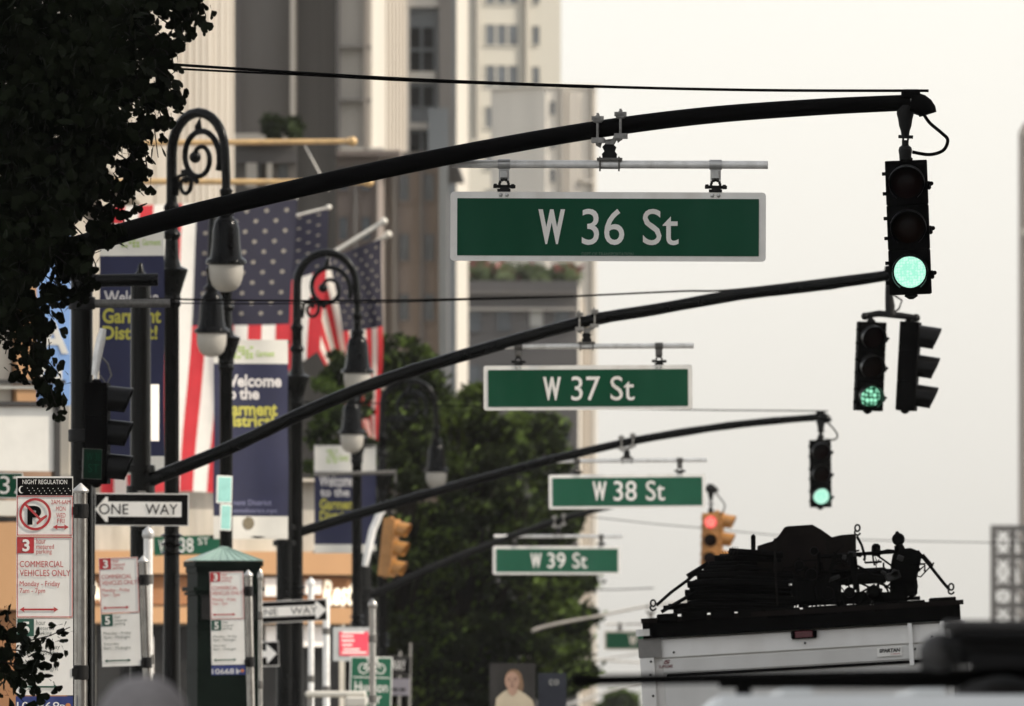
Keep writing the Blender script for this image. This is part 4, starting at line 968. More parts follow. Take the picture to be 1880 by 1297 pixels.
# bare posts
def bare_post(label, Y, px, top, w_, m, capm=None, ball=True):
    P = at(px, 1440, Y); P.z = 0; s = mpp(Y); H = at(px, top, Y).z
    o = thing('sign_post', label, 'post', P, group='metal posts along the left kerb')
    mb = MB(); mb.tube([(0,0,.1),(0,0,H)], w_*s/2, 14); obj('tube', mb, m, o)
    mb = MB(); r = w_*s/2; mb.lathe([(r*1.15,-.03),(r*1.35,0),(r*1.2,.03),(r*.5,.06),(.003,.075)] if ball else [(r*1.05,-.01),(r*1.05,.012)], (0,0,H), seg=14); obj('cap', mb, capm or m, o)
    for f in (.72, .9): mb = MB(); mb.lathe([(r*1.02,-.04),(r*1.16,-.035),(r*1.16,.035),(r*1.02,.04)], (0,0,H*f), seg=14); obj('clamp', mb, M['galv_dark'], o)
    return o
bare_post('cream capped post just right of the tilted one way sign, left one of two', 332, 571, 1072, 11, M['galv_white'])
bare_post('plain cream post at the right end of the tilted one way sign', 336, 599, 1100, 13, M['galv_white'], None, False)
bare_post('shiny steel post with a rounded cap in front of the bike route sign', 300, 684, 1112, 13, M['post'])
bare_post('pale post sunlit on one side, right of the dark pole carrying the left pointing arrow', 236, 272, 982, 17, M['galv_white'], M['galv'])
bare_post('dark post standing right behind the nearest parking sign post', 228, 167, 800, 15, M['pole'])
bare_post('slim steel post beside the right edge of the green kiosk', 262, 478, 1060, 8, M['post'])
bare_post('slim shiny post close behind the black pole of the third arm', 338, 546, 1090, 9, M['post'])

# dark pole nearest to the left edge, with its pipe brackets
Y = 216; s = mpp(Y); P = at(150, 1440, Y); P.z = 0
o = thing('traffic_pole', 'thick dark pole at the far left with pipe brackets and a sideways signal', 'traffic pole', P, group='mast arm traffic poles along the avenue')
H = at(150, 462, Y).z; r = 20*s; mb = MB(); mb.lathe([(r*1.1,.5),(r*1.05,2),(r,H)], seg=20); obj('shaft', mb, M['pole'], o)
mb = MB(); mb.lathe([(r*2.4,.14),(r*2.4,.25),(r*1.5,.45),(r*1.15,.7)], seg=16); obj('base', mb, M['pole'], o)
V = lambda px, py, dy=0.0: at(px, py, Y) - P + Vector((0, dy, 0))
mb = MB(); mb.tube([V(150,516), V(290,514)], 12*s, 14); obj('pipe_bracket', mb, M['pole'], o)
mb = MB(); mb.tube([V(150,558), V(312,557)], 8*s, 14); obj('pipe_bracket', mb, M['galv_dark'], o)
for py in (505, 557, 800): mb = MB(); z = V(150,py).z; mb.lathe([(r*1.05,-.05),(r*1.25,-.045),(r*1.25,.045),(r*1.05,.05)], (0,0,z), seg=18); obj('clamp', mb, M['iron'], o)
mb = MB(); mb.tube([V(190,604,-.1), V(186,622,-.1), V(180,650,-.1), V(174,690,-.1)], [6*s,9*s,9*s,6*s], 10); obj('signal_bracket', mb, M['galv_white'], o)
mb = MB(); mb.tube([V(176,690,-.12), V(176,880,-.12)], 4*s, 10); obj('conduit', mb, M['galv_white'], o)
mb = MB(); mb.tube([V(186,655,-.1), V(198,668,-.1), V(205,690,-.1), V(196,706,-.1), V(184,690,-.1)], 1.8*s, 8); obj('cable', mb, M['galv_dark'], o)
mb = MB(); mb.tube([V(167,470), V(167,512)], 4*s, 10); obj('stub_pipe', mb, M['galv_white'], o)
# curved bracket of the yellow sideways signal and its shaded crossarm
Y = 377; s = mpp(Y); P = at(657, 868, Y)
o = thing('signal_bracket', 'bright curved bracket under a dark crossarm, holding the sideways yellow signal', 'bracket', P)
V = lambda px, py, dy=0.0: at(px, py, Y) - P + Vector((0, dy, 0))
mb = MB(); mb.tube([V(576,872), V(728,867)], 4*s, 10); mb.box(V(726,876), (4*s, .05, 22*s)); obj('crossarm', mb, M['galv_dark'], o)
mb = MB(); mb.tube([V(712,925,-.1), V(697,944,-.1), V(684,975,-.1), V(676,1010,-.1), V(670,1040,-.1)], [5*s,7*s,7*s,7*s,5*s], 12); obj('curved_bracket', mb, M['galv_white'], o)
mb = MB(); mb.tube([V(712,925,-.1), V(716,945,0), V(716,956,0)], 4*s, 10); mb.tube([V(728,880), V(722,925)], 1.5*s, 6); obj('drop_pipe', mb, M['iron'], o)

# ------------------------------------------------------------------ green kiosk
Y = 264; s = mpp(Y); P = at(410, 1440, Y); P.z = 0
M['kiosk'] = mat('dark_green_kiosk_paint', (.004,.0075,.0055), .6, var=.3, scale=4, spec=.04); M['copper'] = mat('pale_verdigris_roof', (.20,.29,.25), .5, var=.12, scale=4)
o = thing('kiosk', 'dark green kiosk with a pale green pyramid roof behind a parking sign', 'kiosk', P, (0,0,R(10)))
Z = lambda py: at(410, py, Y).z
w_ = 116*s; mb = MB(); mb.box((0,0,Z(1040)/2+.07), (w_, w_, Z(1040)-.14)); obj('body', mb, M['kiosk'], o, smooth=False)
mb = MB()
for z, hh, e in ((Z(1036), .05, 1.10), (Z(1046), .06, 1.04), (Z(1082), .04, 1.14), (Z(1090), .03, 1.08), (Z(1150), .02, 1.03), (Z(1230), .02, 1.03)): mb = MB(); mb.box((0,0,z), (w_*e, w_*e, hh)); obj('moulding', mb, M['kiosk'], o, smooth=False)
mb = MB(); a = w_*.55; zb, zt = Z(1032)+.01, Z(1007)
mb.add([(-a,-a,zb),(a,-a,zb),(a,a,zb),(-a,a,zb),(-.05,-.05,zt),(.05,-.05,zt),(.05,.05,zt),(-.05,.05,zt)], [(0,1,5,4),(1,2,6,5),(2,3,7,6),(3,0,4,7),(4,5,6,7)])
for k in range(-4, 5): mb.tube([(a*k/4.2,-a-.004,zb),(.012*k,-.05,zt)], .006, 6); mb.tube([(a+.004,a*k/4.2,zb),(.05,.012*k,zt)], .006, 6)
obj('roof', mb, M['copper'], o, smooth=False)
mb = MB(); mb.lathe([(.05,0),(.05,.012),(.003,.02)], (0,0,zt), seg=12); obj('finial', mb, M['copper'], o)
for x in (-.16, .16): mb = MB(); mb.box((x,-w_/2-.008,Z(1115)), (.2,.016,.24)); obj('side_panel', mb, M['iron'], o, smooth=False)
# pale box roof low in the picture
Y = 318; s = mpp(Y); P = at(616, 1440, Y); P.z = 0; z = at(616, 1268, Y).z
o = thing('bus_shelter', 'pale flat shelter roof at the bottom edge beside the bike sign', 'shelter', P)
mb = MB(); mb.box((0,.7,z-.04), (112*s,1.5,.07), bev=.02); mb.box((38*s,.0,z-.13), (40*s,.3,.12), bev=.02); obj('roof', mb, M['cloth_w'], o)
for x in (-48, 48): mb = MB(); mb.box((x*s,.9,z/2), (.06,.06,z-.1)); obj('leg', mb, M['galv'], o)
mb = MB(); mb.box((0,1.35,z*.5), (96*s,.012,z*.7)); obj('glass_back', mb, M['win'], o, smooth=False)

# ------------------------------------------------------------------ advertising panel with a portrait
Y = 330; s = mpp(Y); P = at(941, 1440, Y); P.z = 0
o = thing('advertising_panel', 'blurred advertising panel showing a brown haired person in a cream top', 'advert', P)
X = lambda px: (px-941)*s
Z = lambda py: at(941, py, Y).z
M['ad_bg'] = mat('advert_dark_backing', (.040,.037,.034), .6, var=.3, scale=2, spec=.1)
mb = MB(); mb.box((0,.05,(Z(1218)+Z(1500))/2), (84*s,.08,Z(1218)-Z(1500))); obj('backing', mb, M['ad_bg'], o, smooth=False)
mb = MB(); mb.box((0,.06,Z(1500)/2), (.2,.1,Z(1500))); obj('stand', mb, M['iron'], o, smooth=False)
el = lambda cx, cy, a, b, n=24: [(X(cx + a*math.cos(6.2832*k/n)), Z(cy - b*math.sin(6.2832*k/n))) for k in range(n)]
M['skin'] = mat('printed_skin', (.40,.24,.165), .6, var=.15, scale=8); M['hair'] = mat('printed_brown_hair', (.20,.115,.06), .6, var=.4, scale=10); M['topc'] = mat('printed_cream_top', (.52,.43,.30), .6, var=.1, scale=4)
mb = MB(); mb.poly(el(943,1247,16,18), .004); mb.poly(el(955,1258,6,16), .005); obj('printed_hair', mb, M['hair'], o, smooth=False)
mb = MB(); mb.poly([(X(a),Z(b)) for a, b in ((909,1300),(911,1282),(922,1272),(932,1266),(950,1266),(964,1274),(978,1286),(982,1300),(982,1420),(909,1420))], -.001); obj('printed_top', mb, M['topc'], o, smooth=False)
mb = MB(); mb.poly(el(940,1251,13,17), -.003); mb.poly([(X(a),Z(b)) for a, b in ((933,1262),(949,1262),(950,1272),(941,1279),(932,1271))], -.004); obj('printed_face', mb, M['skin'], o, smooth=False)
mb = MB()
for cx in (934.5, 945.5): mb.poly(el(cx,1249,2.2,1.2,10), -.006); mb.poly([(X(cx-3),Z(1246)),(X(cx+3),Z(1246)),(X(cx+3),Z(1244.8)),(X(cx-3),Z(1244.8))], -.006)
mb.poly(el(940,1260,4,1.2,10), -.006); mb.poly([(X(939),Z(1250)),(X(942),Z(1256)),(X(938.5),Z(1256))], -.006)
obj('printed_features', mb, mat('printed_dark_brown', (.10,.05,.035), .6), o, smooth=False)
plain_sign('display_board', 'dark blue grey board with a pale smudge, right of the portrait panel', 'board', 336, 988, 1040, 1236, 1420, mat('dark_blue_grey_board', (.026,.028,.036), .6, var=.3, scale=3, spec=.1), R(0), R(0), [('co', 1008, 1026, 1248, 1258, M['win_lt'])])

# ------------------------------------------------------------------ box truck and its load
Y = 205; s = mpp(Y); ROLL = R(-3.4); ORG = (1475, 1297)
P = at(*ORG, Y); 
M['truck'] = mat('scuffed_white_truck_paint', (.82,.80,.76), .5, var=.06, scale=2.5, dirt_sheen=(.55,.5,.44), dirt_sheen_amt=.5)
M['truck2'] = mat('grey_white_truck_door', (.66,.645,.61), .5, var=.07, scale=2, dirt_sheen=(.45,.42,.38), dirt_sheen_amt=.5)
M['truckgrey'] = mat('grey_corner_post', (.20,.19,.175), .5, .2, var=.2, scale=6)
M['tail'] = mat('dark_red_marker_glass', (.09,.012,.018), .25, var=.2, scale=20)
M['rubber'] = mat('black_rubber', (.012,.012,.012), .8, var=.3, scale=8)
M['loadblk'] = mat('sooty_black_load', (.0022,.002,.0018), .8, var=.5, scale=6, spec=.03)
M['loadbrn'] = mat('dark_stained_plywood', (.009,.0066,.0056), .8, var=.5, scale=4, spec=.04)
M['gunmetal'] = mat('oily_gunmetal', (.02,.019,.018), .35, .5, var=.4, scale=12, spec=.3)
M['strap'] = mat('dark_webbing', (.010,.0085,.007), .8, var=.3, scale=30, spec=.05)
t = thing('box_truck', 'white box truck seen from behind, black equipment strapped on its roof', 'truck', (P.x, P.y, 0), (0, 0, R(-1.5)))
pz = P.z
# body pixels measured in the truck's own leaning frame
cr, sr = math.cos(ROLL), math.sin(ROLL)
rotm = Matrix.Rotation(ROLL, 3, 'Y')
def TP(px, py, y=0.0):
    d = Vector(((px-ORG[0])*s, y, (ORG[1]-py)*s)); return d + Vector((0,0,pz))
X = lambda px: (px-ORG[0])*s
Z = lambda py: (ORG[1]-py)*s + pz
def lean(mb):                              # the body leans to the left with the road's camber
    piv = Vector((0, 0, .5)); mb.v = [rotm @ (v - piv) + piv for v in mb.v]; return mb
sh = lambda px, py: (px, py)
# in the leaning frame the body is upright; undo the lean for photographed points
inv = rotm.inverted()
def U(px, py, y=0.0):
    p = inv @ (TP(px, py, 0) - Vector((0,0,.5))) + Vector((0,0,.5)); p.y = y; return p
bl, br, bt = U(1176, 1240).x, U(1779, 1240).x, U(1475, 1152).z
w_ = br - bl; cx = (bl + br)/2
def tb(name, c, d, m, par=t, bev=0.0): mb = MB(); mb.box(c, d, bev=bev); return obj(name, lean(mb), m, par, smooth=bev > 0)
tb('body', (cx, 2.9, (bt+1.0)/2), (w_, 5.7, bt-1.0), M['truck'], bev=.05)
tb('header', (cx+.02, .035, bt-.055-.04), (w_*.93, .03, .13), M['truck'])
rz = bt - .17
tb('corner_post', (bl+.055, .03, (bt-.10+1)/2), (.10, .06, bt-1.1), M['truck']); tb('corner_post', (br-.055, .03, (bt-.05+1)/2), (.11, .06, bt-1.1), M['truckgrey'])
tb('corner_cap', (bl+.08, .022, bt-.085), (.17, .05, .14), M['truckgrey'])
door = tb('roll_door', (cx, .042, (rz+1)/2), (w_*.86, .016, rz-1.0), M['truck2'])
z = rz
for k, hh in enumerate((.115, .30, .30, .30, .30)):
    tb('door_panel', (cx, .030, z-hh/2), (w_*.86, .012, hh-.012), M['truck2'], door, .004); z -= hh
tb('door_seal', (cx, .020, rz-.115-.012), (w_*.84, .022, .022), M['black'])
mk = U(1476, 1165); tb('marker_light', (mk.x, .0, mk.z), (.19, .04, .062), M['black'], bev=.01); mk2 = t.children[-1]
tb('marker_lens', (mk.x, -.022, mk.z), (.13, .012, .05), M['tail'], mk2, .008)
for a in ((1672,1180,8,84),(1731,1164,9,50)):
    p = U(a[0], a[1]); tb('door_track', (p.x, -.01, p.z), (a[2]*s, .03, a[3]*s), M['truck'])
p = U(1702, 1140); tb('door_track', (p.x, -.01, p.z), (60*s, .03, 5*s), M['truck'])
mb = MB()
for (a, b) in ((1195,1215),(1237,1198),(1478,1181),(1680,1192),(1711,1170),(1199,1278),(1764,1246),(1194,1240),(1764,1275)):
    p = U(a, b); mb.lathe([(.009,0),(.007,.006),(.001,.008)], (p.x, .0, p.z), mat=Matrix.Rotation(R(90),3,'X'), seg=10)
obj('rivet', lean(mb), M['iron'], t)
p = U(1633, 1197); dl = tb('maker_decal', (p.x, .012, p.z), (46*s, .004, 16*s), M['paperwhite'])
mb = MB(); text(mb, 'SPARTAN', p.x-19*s, p.x+19*s, p.z-1.0*s, p.z+6*s, .008, .045, shear=.15); obj('lettering', lean(mb), M['signblack'], dl, smooth=False)
mb = MB(); text(mb, 'CARGO', p.x+2*s, p.x+19*s, p.z-5.5*s, p.z-3*s, .008, .0); obj('lettering', lean(mb), M['signred'], dl, smooth=False)
p = U(1222, 1220); mb = MB(); text(mb, 'SUPREME', p.x-13*s, p.x+13*s, p.z-7*s, p.z-1*s, .022, .02); text(mb, 'S', p.x-4*s, p.x+7*s, p.z+.5*s, p.z+8*s, .022, .05, shear=.3); obj('lettering', lean(mb), mat('dark_red_lettering', (.16,.05,.05), .6), t, smooth=False)
# roof rack
zt = bt; tb('rack_rail', (cx, .02, zt+.043), (w_*.97, .10, .115), M['loadblk']); tb('rack_rail', (cx+.01, -.03, zt+.115), (w_*.985, .06, .035), M['loadbrn'])
for x in (-.42, -.14, .14, .42): tb('rack_rail', (cx+w_*x, 2.6, zt+.06), (.05, 5.1, .08), M['loadblk'])
tb('rack_bracket', (bl+.035, -.0, zt+.03), (.10, .07, .05), M['galv_white'])
# running gear below the frame
for x in (bl+.2, br-.2):
    for yy in (1.6, 6.3):
        mb = MB(); mb.lathe([(.25,-.14),(.45,-.13),(.48,-.08),(.48,.08),(.45,.13),(.25,.14)], (x, yy, .48), mat=Matrix.Rotation(R(90),3,'Y'), seg=24); wh = obj('wheel', mb, M['rubber'], t)
        mb = MB(); mb.lathe([(.24,-.12),(.2,-.145),(.08,-.15),(.08,.15),(.2,.145),(.24,.12)], (x, yy, .48), mat=Matrix.Rotation(R(90),3,'Y'), seg=18); obj('rim', mb, M['galv'], wh)
tb('chassis', (cx, 3.6, .85), (.9, 6.6, .22), M['black']); tb('bumper', (cx, -.05, .62), (w_*.96, .12, .16), M['black'], bev=.02)
tb('cab', (cx, 6.9, 1.45), (2.1, 1.9, 1.7), M['truck'], bev=.2)
for x in (bl+.2, br-.2): tb('tail_light', (x, -.0, .92), (.14, .05, .12), M['tail'], bev=.01)

# load: each piece rests on the roof rack (same leaning frame, so lay it along the measured silhouette)
def LP(px, py, y): p = TP(px, py, 0); return Vector((P.x + p.x, P.y + y, p.z))
def load(name, label, cat, mb, m, group=None, par=None, org=None):
    return mb
grp = 'dunnage planks along the roof rack of the truck'
pls = [(1205,1246,1134,1150),(1250,1300,1130,1146),(1304,1350,1128,1143),(1354,1402,1126,1141),(1406,1470,1124,1139),(1474,1540,1120,1136),(1544,1600,1117,1133),(1604,1648,1114,1130),(1650,1700,1110,1127),(1706,1757,1104,1124)]
for i, (a, b, c, d) in enumerate(pls):
    q = LP((a+b)/2, (c+d)/2 - 7, .25); mb = MB(); mb.box((0,0,0), ((b-a-3)*s, .6, (d-c)*s), Matrix.Rotation(R(-3.2+random.uniform(-.8,.8)),3,'Y'), bev=.006)
    lab = 'black plank end at the %s of the row on the truck roof rack' % ('far left' if i == 0 else 'far right') if i in (0, 9) else 'black plank end in the row along the truck roof rack'
    tag(obj('plank', mb, M['loadblk'], None, q), lab, 'plank', grp)
# heap of black pipes and boards, left
rnd = random.Random(11)
rows = [(1122,1240,1450),(1114,1218,1450),(1106,1262,1455),(1098,1262,1450),(1090,1258,1455),(1082,1266,1450),(1074,1262,1450),(1067,1276,1448),(1060,1280,1450),(1053,1275,1448),(1046,1292,1446),(1039,1296,1445),(1033,1302,1442),(1027,1312,1438),(1022,1322,1430),(1018,1340,1428)]
for i, (py, xa, xb) in enumerate(rows):
    for j in range(2):
        y0 = .05 + j*.45 + rnd.random()*.25; q = LP(xa, py, y0); r = rnd.uniform(4.5, 6.5)*s; xa2 = xa + j*rnd.uniform(-6, 26)
        pts = [Vector(((xa2-xa)*s, 0, rnd.uniform(-3,2)*s)), Vector(((xa2+60-xa)*s, rnd.uniform(-.03,.03), rnd.uniform(2,6)*s)), Vector(((xb-90-xa)*s, rnd.uniform(-.03,.03), rnd.uniform(2,6)*s)), Vector(((xb+rnd.uniform(-4,12)-xa)*s, 0, rnd.uniform(-3,3)*s))]
        mb = MB(); mb.tube(pts, [r, r*1.05, r*1.05, r], 9)
        tag(obj('pipe', mb, M['loadblk'], None, q), 'sooty black pipe in the heap tied down on the truck roof', 'pipe', 'black pipes heaped on the truck roof')
for (a, b, c, d, lab) in ((1214,1124,1290,1080,'black board leaning out low at the left foot of the pipe heap'),(1261,1058,1300,1034,'short black board stub jutting from the upper left of the pipe heap')):
    q = LP(a, b, -.02); e = LP(c, d, -.02) - q; mb = MB(); mb.tube([(0,0,0), e], 4*s, 6); tag(obj('board', mb, M['loadblk'], None, q), lab, 'board')
# hopper
q = LP(1480, 1062, .5); hp = thing('hopper', 'black hopper with slanting shoulders, standing highest on the truck roof', 'hopper', q)
poly = lambda pts: [((a-1480)*s, (1062-b)*s) for a, b in pts]
mb = MB(); mb.prism(poly([(1392,1070),(1392,1002),(1410,996),(1418,994),(1430,984),(1441,968),(1446,966),(1492,963),(1508,972),(1528,986),(1545,982),(1572,980),(1574,1072)]), -.3, .3); obj('shell', mb, M['loadbrn'], hp, smooth=False)
mb = MB(); mb.prism(poly([(1379,984),(1384,980),(1388,984),(1388,1040),(1380,1040)]), -.25, -.2); obj('handle_post', mb, M['loadblk'], hp, smooth=False)
mb = MB()
for x in (1424, 1520, 1568): mb.box(((x-1480)*s, -.32, (1062-1030)*s), (6*s, .03, 84*s))
obj('rib', mb, M['strap'], hp, smooth=False)
# machine
q = LP(1580, 1075, .2); mc = thing('machine', 'black engine driven machine with a round knob, right side of the truck roof', 'machine', q)
V = lambda px, py, y=0.0: Vector(((px-1580)*s, y, (1075-py)*s))
mb = MB(); mb.tube([V(1500,1066), V(1505,1062), V(1625,1056), V(1632,1060)], [10*s, 15*s, 15*s, 11*s], 18); obj('tank', mb, M['loadblk'], mc)
mb = MB(); mb.box(V(1562,1098,.1), (210*s, .4, 22*s)); mb.box(V(1660,1078,.05), (50*s, .3, 34*s), bev=.02); mb.box(V(1500,1085,.1), (90*s, .5, 50*s), bev=.03); obj('engine_block', mb, M['loadblk'], mc)
mb = MB()
for a, b in (((1505,1022),(1645,1013)),((1570,1020),(1578,1110)),((1504,1014),(1508,1110)),((1690,1020),(1672,1100)),((1480,1052),(1690,1046)),((1470,1110),(1690,1098))): mb.tube([V(*a,-.05), V(*b,-.05)], 3.5*s, 8)
obj('tube_frame', mb, M['loadblk'], mc)
mb = MB(); mb.prism([((a-1580)*s, (1075-b)*s) for a, b in ((1636,1040),(1640,1018),(1655,1008),(1672,1006),(1688,1012),(1690,1026),(1684,1042),(1680,1070),(1640,1074))], -.1, .15); obj('cowling', mb, M['loadblk'], mc, smooth=False)
mb = MB(); mb.sphere(V(1650,990), 12*s, 16, 10); mb.tube([V(1650,1000), V(1654,1014)], [8*s, 11*s], 12); mb.sphere(V(1648,979), 4*s, 8, 6); obj('knob', mb, M['loadblk'], mc)
mb = MB(); mb.lathe([(8*s,-9*s),(9*s,-4*s),(8*s,10*s),(4*s,14*s)], V(1609,1012), seg=12); obj('filler_cap', mb, M['loadblk'], mc)
for a in (1632, 1658, 1478, 1548): mb = MB(); mb.tube([V(a,1094), V(a-2,1116)], [9*s, 7*s], 10); mb.lathe([(9*s,-4*s),(10*s,0),(9*s,4*s)], V(a-2,1112)); obj('leg', mb, M['loadblk'], mc)
mb = MB()
for k in range(26):
    c = V(rnd.uniform(1435,1690), rnd.uniform(1030,1100), rnd.uniform(-.12,.1)); mb.tube([c, c + Vector((rnd.uniform(-.12,.12), -.02, rnd.uniform(-.06,.08))), c + Vector((rnd.uniform(-.2,.2), 0, rnd.uniform(-.12,.1)))], rnd.uniform(1.2,3)*s, 7)
for k in range(34):
    px_, py_ = rnd.uniform(1445, 1625), rnd.uniform(1020, 1112); c = V(px_, py_, rnd.uniform(-.2,.05)); q_ = [c]; d_ = Vector((rnd.gauss(0,1), 0, rnd.gauss(0,.7))).normalized()
    for j in range(7):
        d_ = (d_ + Vector((rnd.gauss(0,.55), rnd.gauss(0,.15), rnd.gauss(-.08,.45)))).normalized(); q_.append(q_[-1] + d_*rnd.uniform(.025,.055))
    mb.tube(q_, rnd.uniform(.7,2.2)*s, 6)
obj('hose', mb, M['loadblk'], mc)
for a_ in ((1448,1098,1112),(1462,1100,1116),(1476,1096,1118),(1600,1092,1114),(1622,1096,1118),(1682,1060,1094),(1664,1072,1100)):
    mb = MB(); mb.tube([V(a_[0],a_[1],-.1), V(a_[0]+3,(a_[1]+a_[2])/2,-.1), V(a_[0]-1,a_[2],-.1)], 1.3*s, 6); obj('chain', mb, M['loadblk'], mc)
for k in range(9):
    mb = MB(); c = V(rnd.uniform(1470,1690), rnd.uniform(1016,1092), -.16); mb.box(c, (rnd.uniform(.03,.12), .05, rnd.uniform(.02,.07)), Matrix.Rotation(rnd.uniform(-.5,.5),3,'Y'), bev=.005); obj('bracket', mb, M['gunmetal'], mc)
mb = MB()
for (a, b, r) in ((1468,1038,8),(1495,1012,7),(1490,1055,10),(1520,1090,11),(1604,1088,12),(1560,1088,9)): mb = MB(); mb.lathe([(r*s,-.05),(r*1.15*s,-.03),(r*1.1*s,.03),(r*s,.05)], V(a,b,-.15), mat=Matrix.Rotation(R(90),3,'X'), seg=14); obj('pulley', mb, M['loadblk'], mc)
# straps with hooks
def strap(label, pts, w_, hook=None):
    q = LP(*pts[0], -.08); o = thing('ratchet_strap', label, 'strap', q, group='straps tying the load to the truck')
    L = lambda p: LP(*p, -.08) - q; mb = MB()
    for a, b in zip(pts, pts[1:]):
        A, B = L(a), L(b); d = (B-A).normalized(); n = Vector((-d.z, 0, d.x))*w_*s/2
        mb.add([A-n, B-n, B+n, A+n, A-n+Vector((0,.008,0)), B-n+Vector((0,.008,0)), B+n+Vector((0,.008,0)), A+n+Vector((0,.008,0))], [(0,1,2,3),(7,6,5,4),(0,4,5,1),(1,5,6,2),(2,6,7,3),(3,7,4,0)])
    obj('webbing', mb, M['strap'] if w_ < 5 else M['loadblk'], o, smooth=False)
    if hook:
        c = L(hook); mb = MB(); mb.tube([c + Vector((4.5*s*math.cos(a/3), 0, 6*s*math.sin(a/3)+6*s)) for a in range(0, 20)], 2*s, 6)
        mb.tube([c + Vector((-5*s*math.cos(a/4), 0, -5*s*math.sin(a/4)-2*s)) for a in range(-3, 13)], 2*s, 6); obj('hook', mb, M['iron'], o)
    return o
strap('tight strap down the left slope of the pipe heap with a ring hook', [(1292,1040),(1262,1066),(1232,1088),(1205,1112)], 6, (1199,1114))
strap('long strap from the machine down to the hook at the right end of the rack', [(1684,1012),(1706,1038),(1733,1072),(1742,1082)], 6, (1746,1084))
strap('loose strap end flicking out above the long right hand strap', [(1694,1018),(1713,1040)], 4)
strap('slack strap from a ring down behind the filler cap', [(1573,985),(1582,1002),(1588,1024),(1586,1030)], 5, (1574,976))
strap('vertical strap over the pipe heap beside the hopper', [(1422,1000),(1424,1060),(1427,1112)], 4)
strap('slanting strap across the tank of the machine', [(1534,1018),(1522,1056),(1508,1094)], 7)
strap('vertical strap at the right corner of the hopper', [(1562,1016),(1566,1050),(1570,1084)], 7)
q = LP(1326, 1014, 0); mb = MB()
for k in range(3): mb.tube([(k*5*s, 0, 2*s), ((k*6+6)*s, -.03, -14*s), ((k*7+14)*s, -.03, -2*s), ((k*4+20)*s, 0, 10*s)], .7*s, 6)
tag(obj('rope', mb, M['strap'], None, q), 'thin frayed rope looped over the top of the pipe heap', 'rope')

# ------------------------------------------------------------------ blurred van close to the camera
Y = 76; s = mpp(Y); P = at(1300, 1440, Y); P.z = 0
M['loadgrey'] = mat('dark_grey_equipment', (.006,.0055,.0052), .6, var=.2, scale=6, spec=.1); M['loadgrey2'] = mat('mid_grey_equipment', (.045,.042,.040), .6, var=.2, scale=6, spec=.15)
M['van'] = mat('white_van_paint', (.62,.63,.615), .3, var=.03, scale=2)
v = thing('van', 'blurred white van roof at the lower right with a black roof rack', 'van', P)
X = lambda px: (px-1300)*s
Z = lambda py: at(1300, py, Y).z
vw = 1.95; zt = Z(1276); x0 = X(1296)
mb = MB(); mb.box((x0+vw/2, 2.4, (zt+.45)/2), (vw, 4.9, zt-.45), bev=.045); obj('body', mb, M['van'], v)
for k in range(4):
    mb = MB(); mb.box((x0+.25+.36*k, 2.3, zt+.008), (.09, 4.2, .02), bev=.008); obj('roof_rib', mb, M['van'], v)
mb = MB(); mb.sphere((X(1850), .9, zt-.06), .16, 20, 12, sc=(1, 1.6, .75)); obj('roof_vent', mb, M['loadgrey2'], v)
mb = MB(); mb.box((x0+vw/2, -.06, zt-.52), (vw*.8, .03, .46), bev=.02); obj('rear_window', mb, M['win'], v)
mb = MB(); mb.box((x0+vw/2, -.11, .55), (vw*.98, .12, .2), bev=.03); obj('bumper', mb, M['black'], v)
for a in (x0+.12, x0+vw-.12):
    mb = MB(); mb.box((a, -.06, 1.25), (.12, .05, .4), bev=.02); obj('tail_light', mb, M['tail'], v)
    for yy in (.9, 3.9): mb = MB(); mb.lathe([(.2,-.1),(.33,-.09),(.35,0),(.33,.09),(.2,.1)], (a, yy, .35), mat=Matrix.Rotation(R(90),3,'Y'), seg=22); obj('wheel', mb, M['rubber'], v)
for yy in (.9, 3.4):
    for a in (x0+.12, x0+vw-.12): mb = MB(); mb.tube([(a, yy, zt-.01), (a, yy, Z(1250))], .012, 8); obj('rack_foot', mb, M['black'], v)
    mb = MB(); mb.box((x0+vw/2+.06, yy, Z(1246)), (vw+.0, .03, .03)); obj('rack_bar', mb, M['black'], v)
P2 = at(1052, 1250, Y+.85); e = at(1900, 1236, Y+.85) - P2; mb = MB(); mb.tube([(0,0,0), e*.5, e*1.5], .0165, 10)
tag(obj('pipe', mb, M['black'], None, P2), 'long blurred black pipe lying crosswise on the van rack, crossing the truck door', 'pipe')
P2 = at(1820, 1232, Y+.6); s2 = mpp(Y+.6)
o = thing('equipment_case', 'blurred dark grey equipment case strapped on the van rack at the right border', 'case', P2)
mb = MB(); mb.box((60*s2, .1, 48*s2), (300*s2, .35, 74*s2), bev=.05); obj('case', mb, M['loadgrey'], o)
mb = MB(); mb.box((70*s2, .05, 82*s2), (320*s2, .3, 22*s2), bev=.012); obj('lid', mb, M['loadgrey2'], o)
mb = MB(); mb.sphere((-92*s2, .1, 34*s2), 40*s2, 18, 12, sc=(1, 1.5, .9)); mb.tube([(-130*s2, .1, 14*s2), (-60*s2, .1, 20*s2)], 14*s2, 14); obj('end_drum', mb, M['loadgrey2'], o)
mb = MB(); mb.tube([(-60*s2, -.1, 66*s2), (240*s2, -.1, 62*s2)], 9*s2, 10); mb.tube([(-40*s2, -.12, 16*s2), (240*s2, -.12, 12*s2)], 12*s2, 10); obj('rail', mb, M['loadgrey'], o)

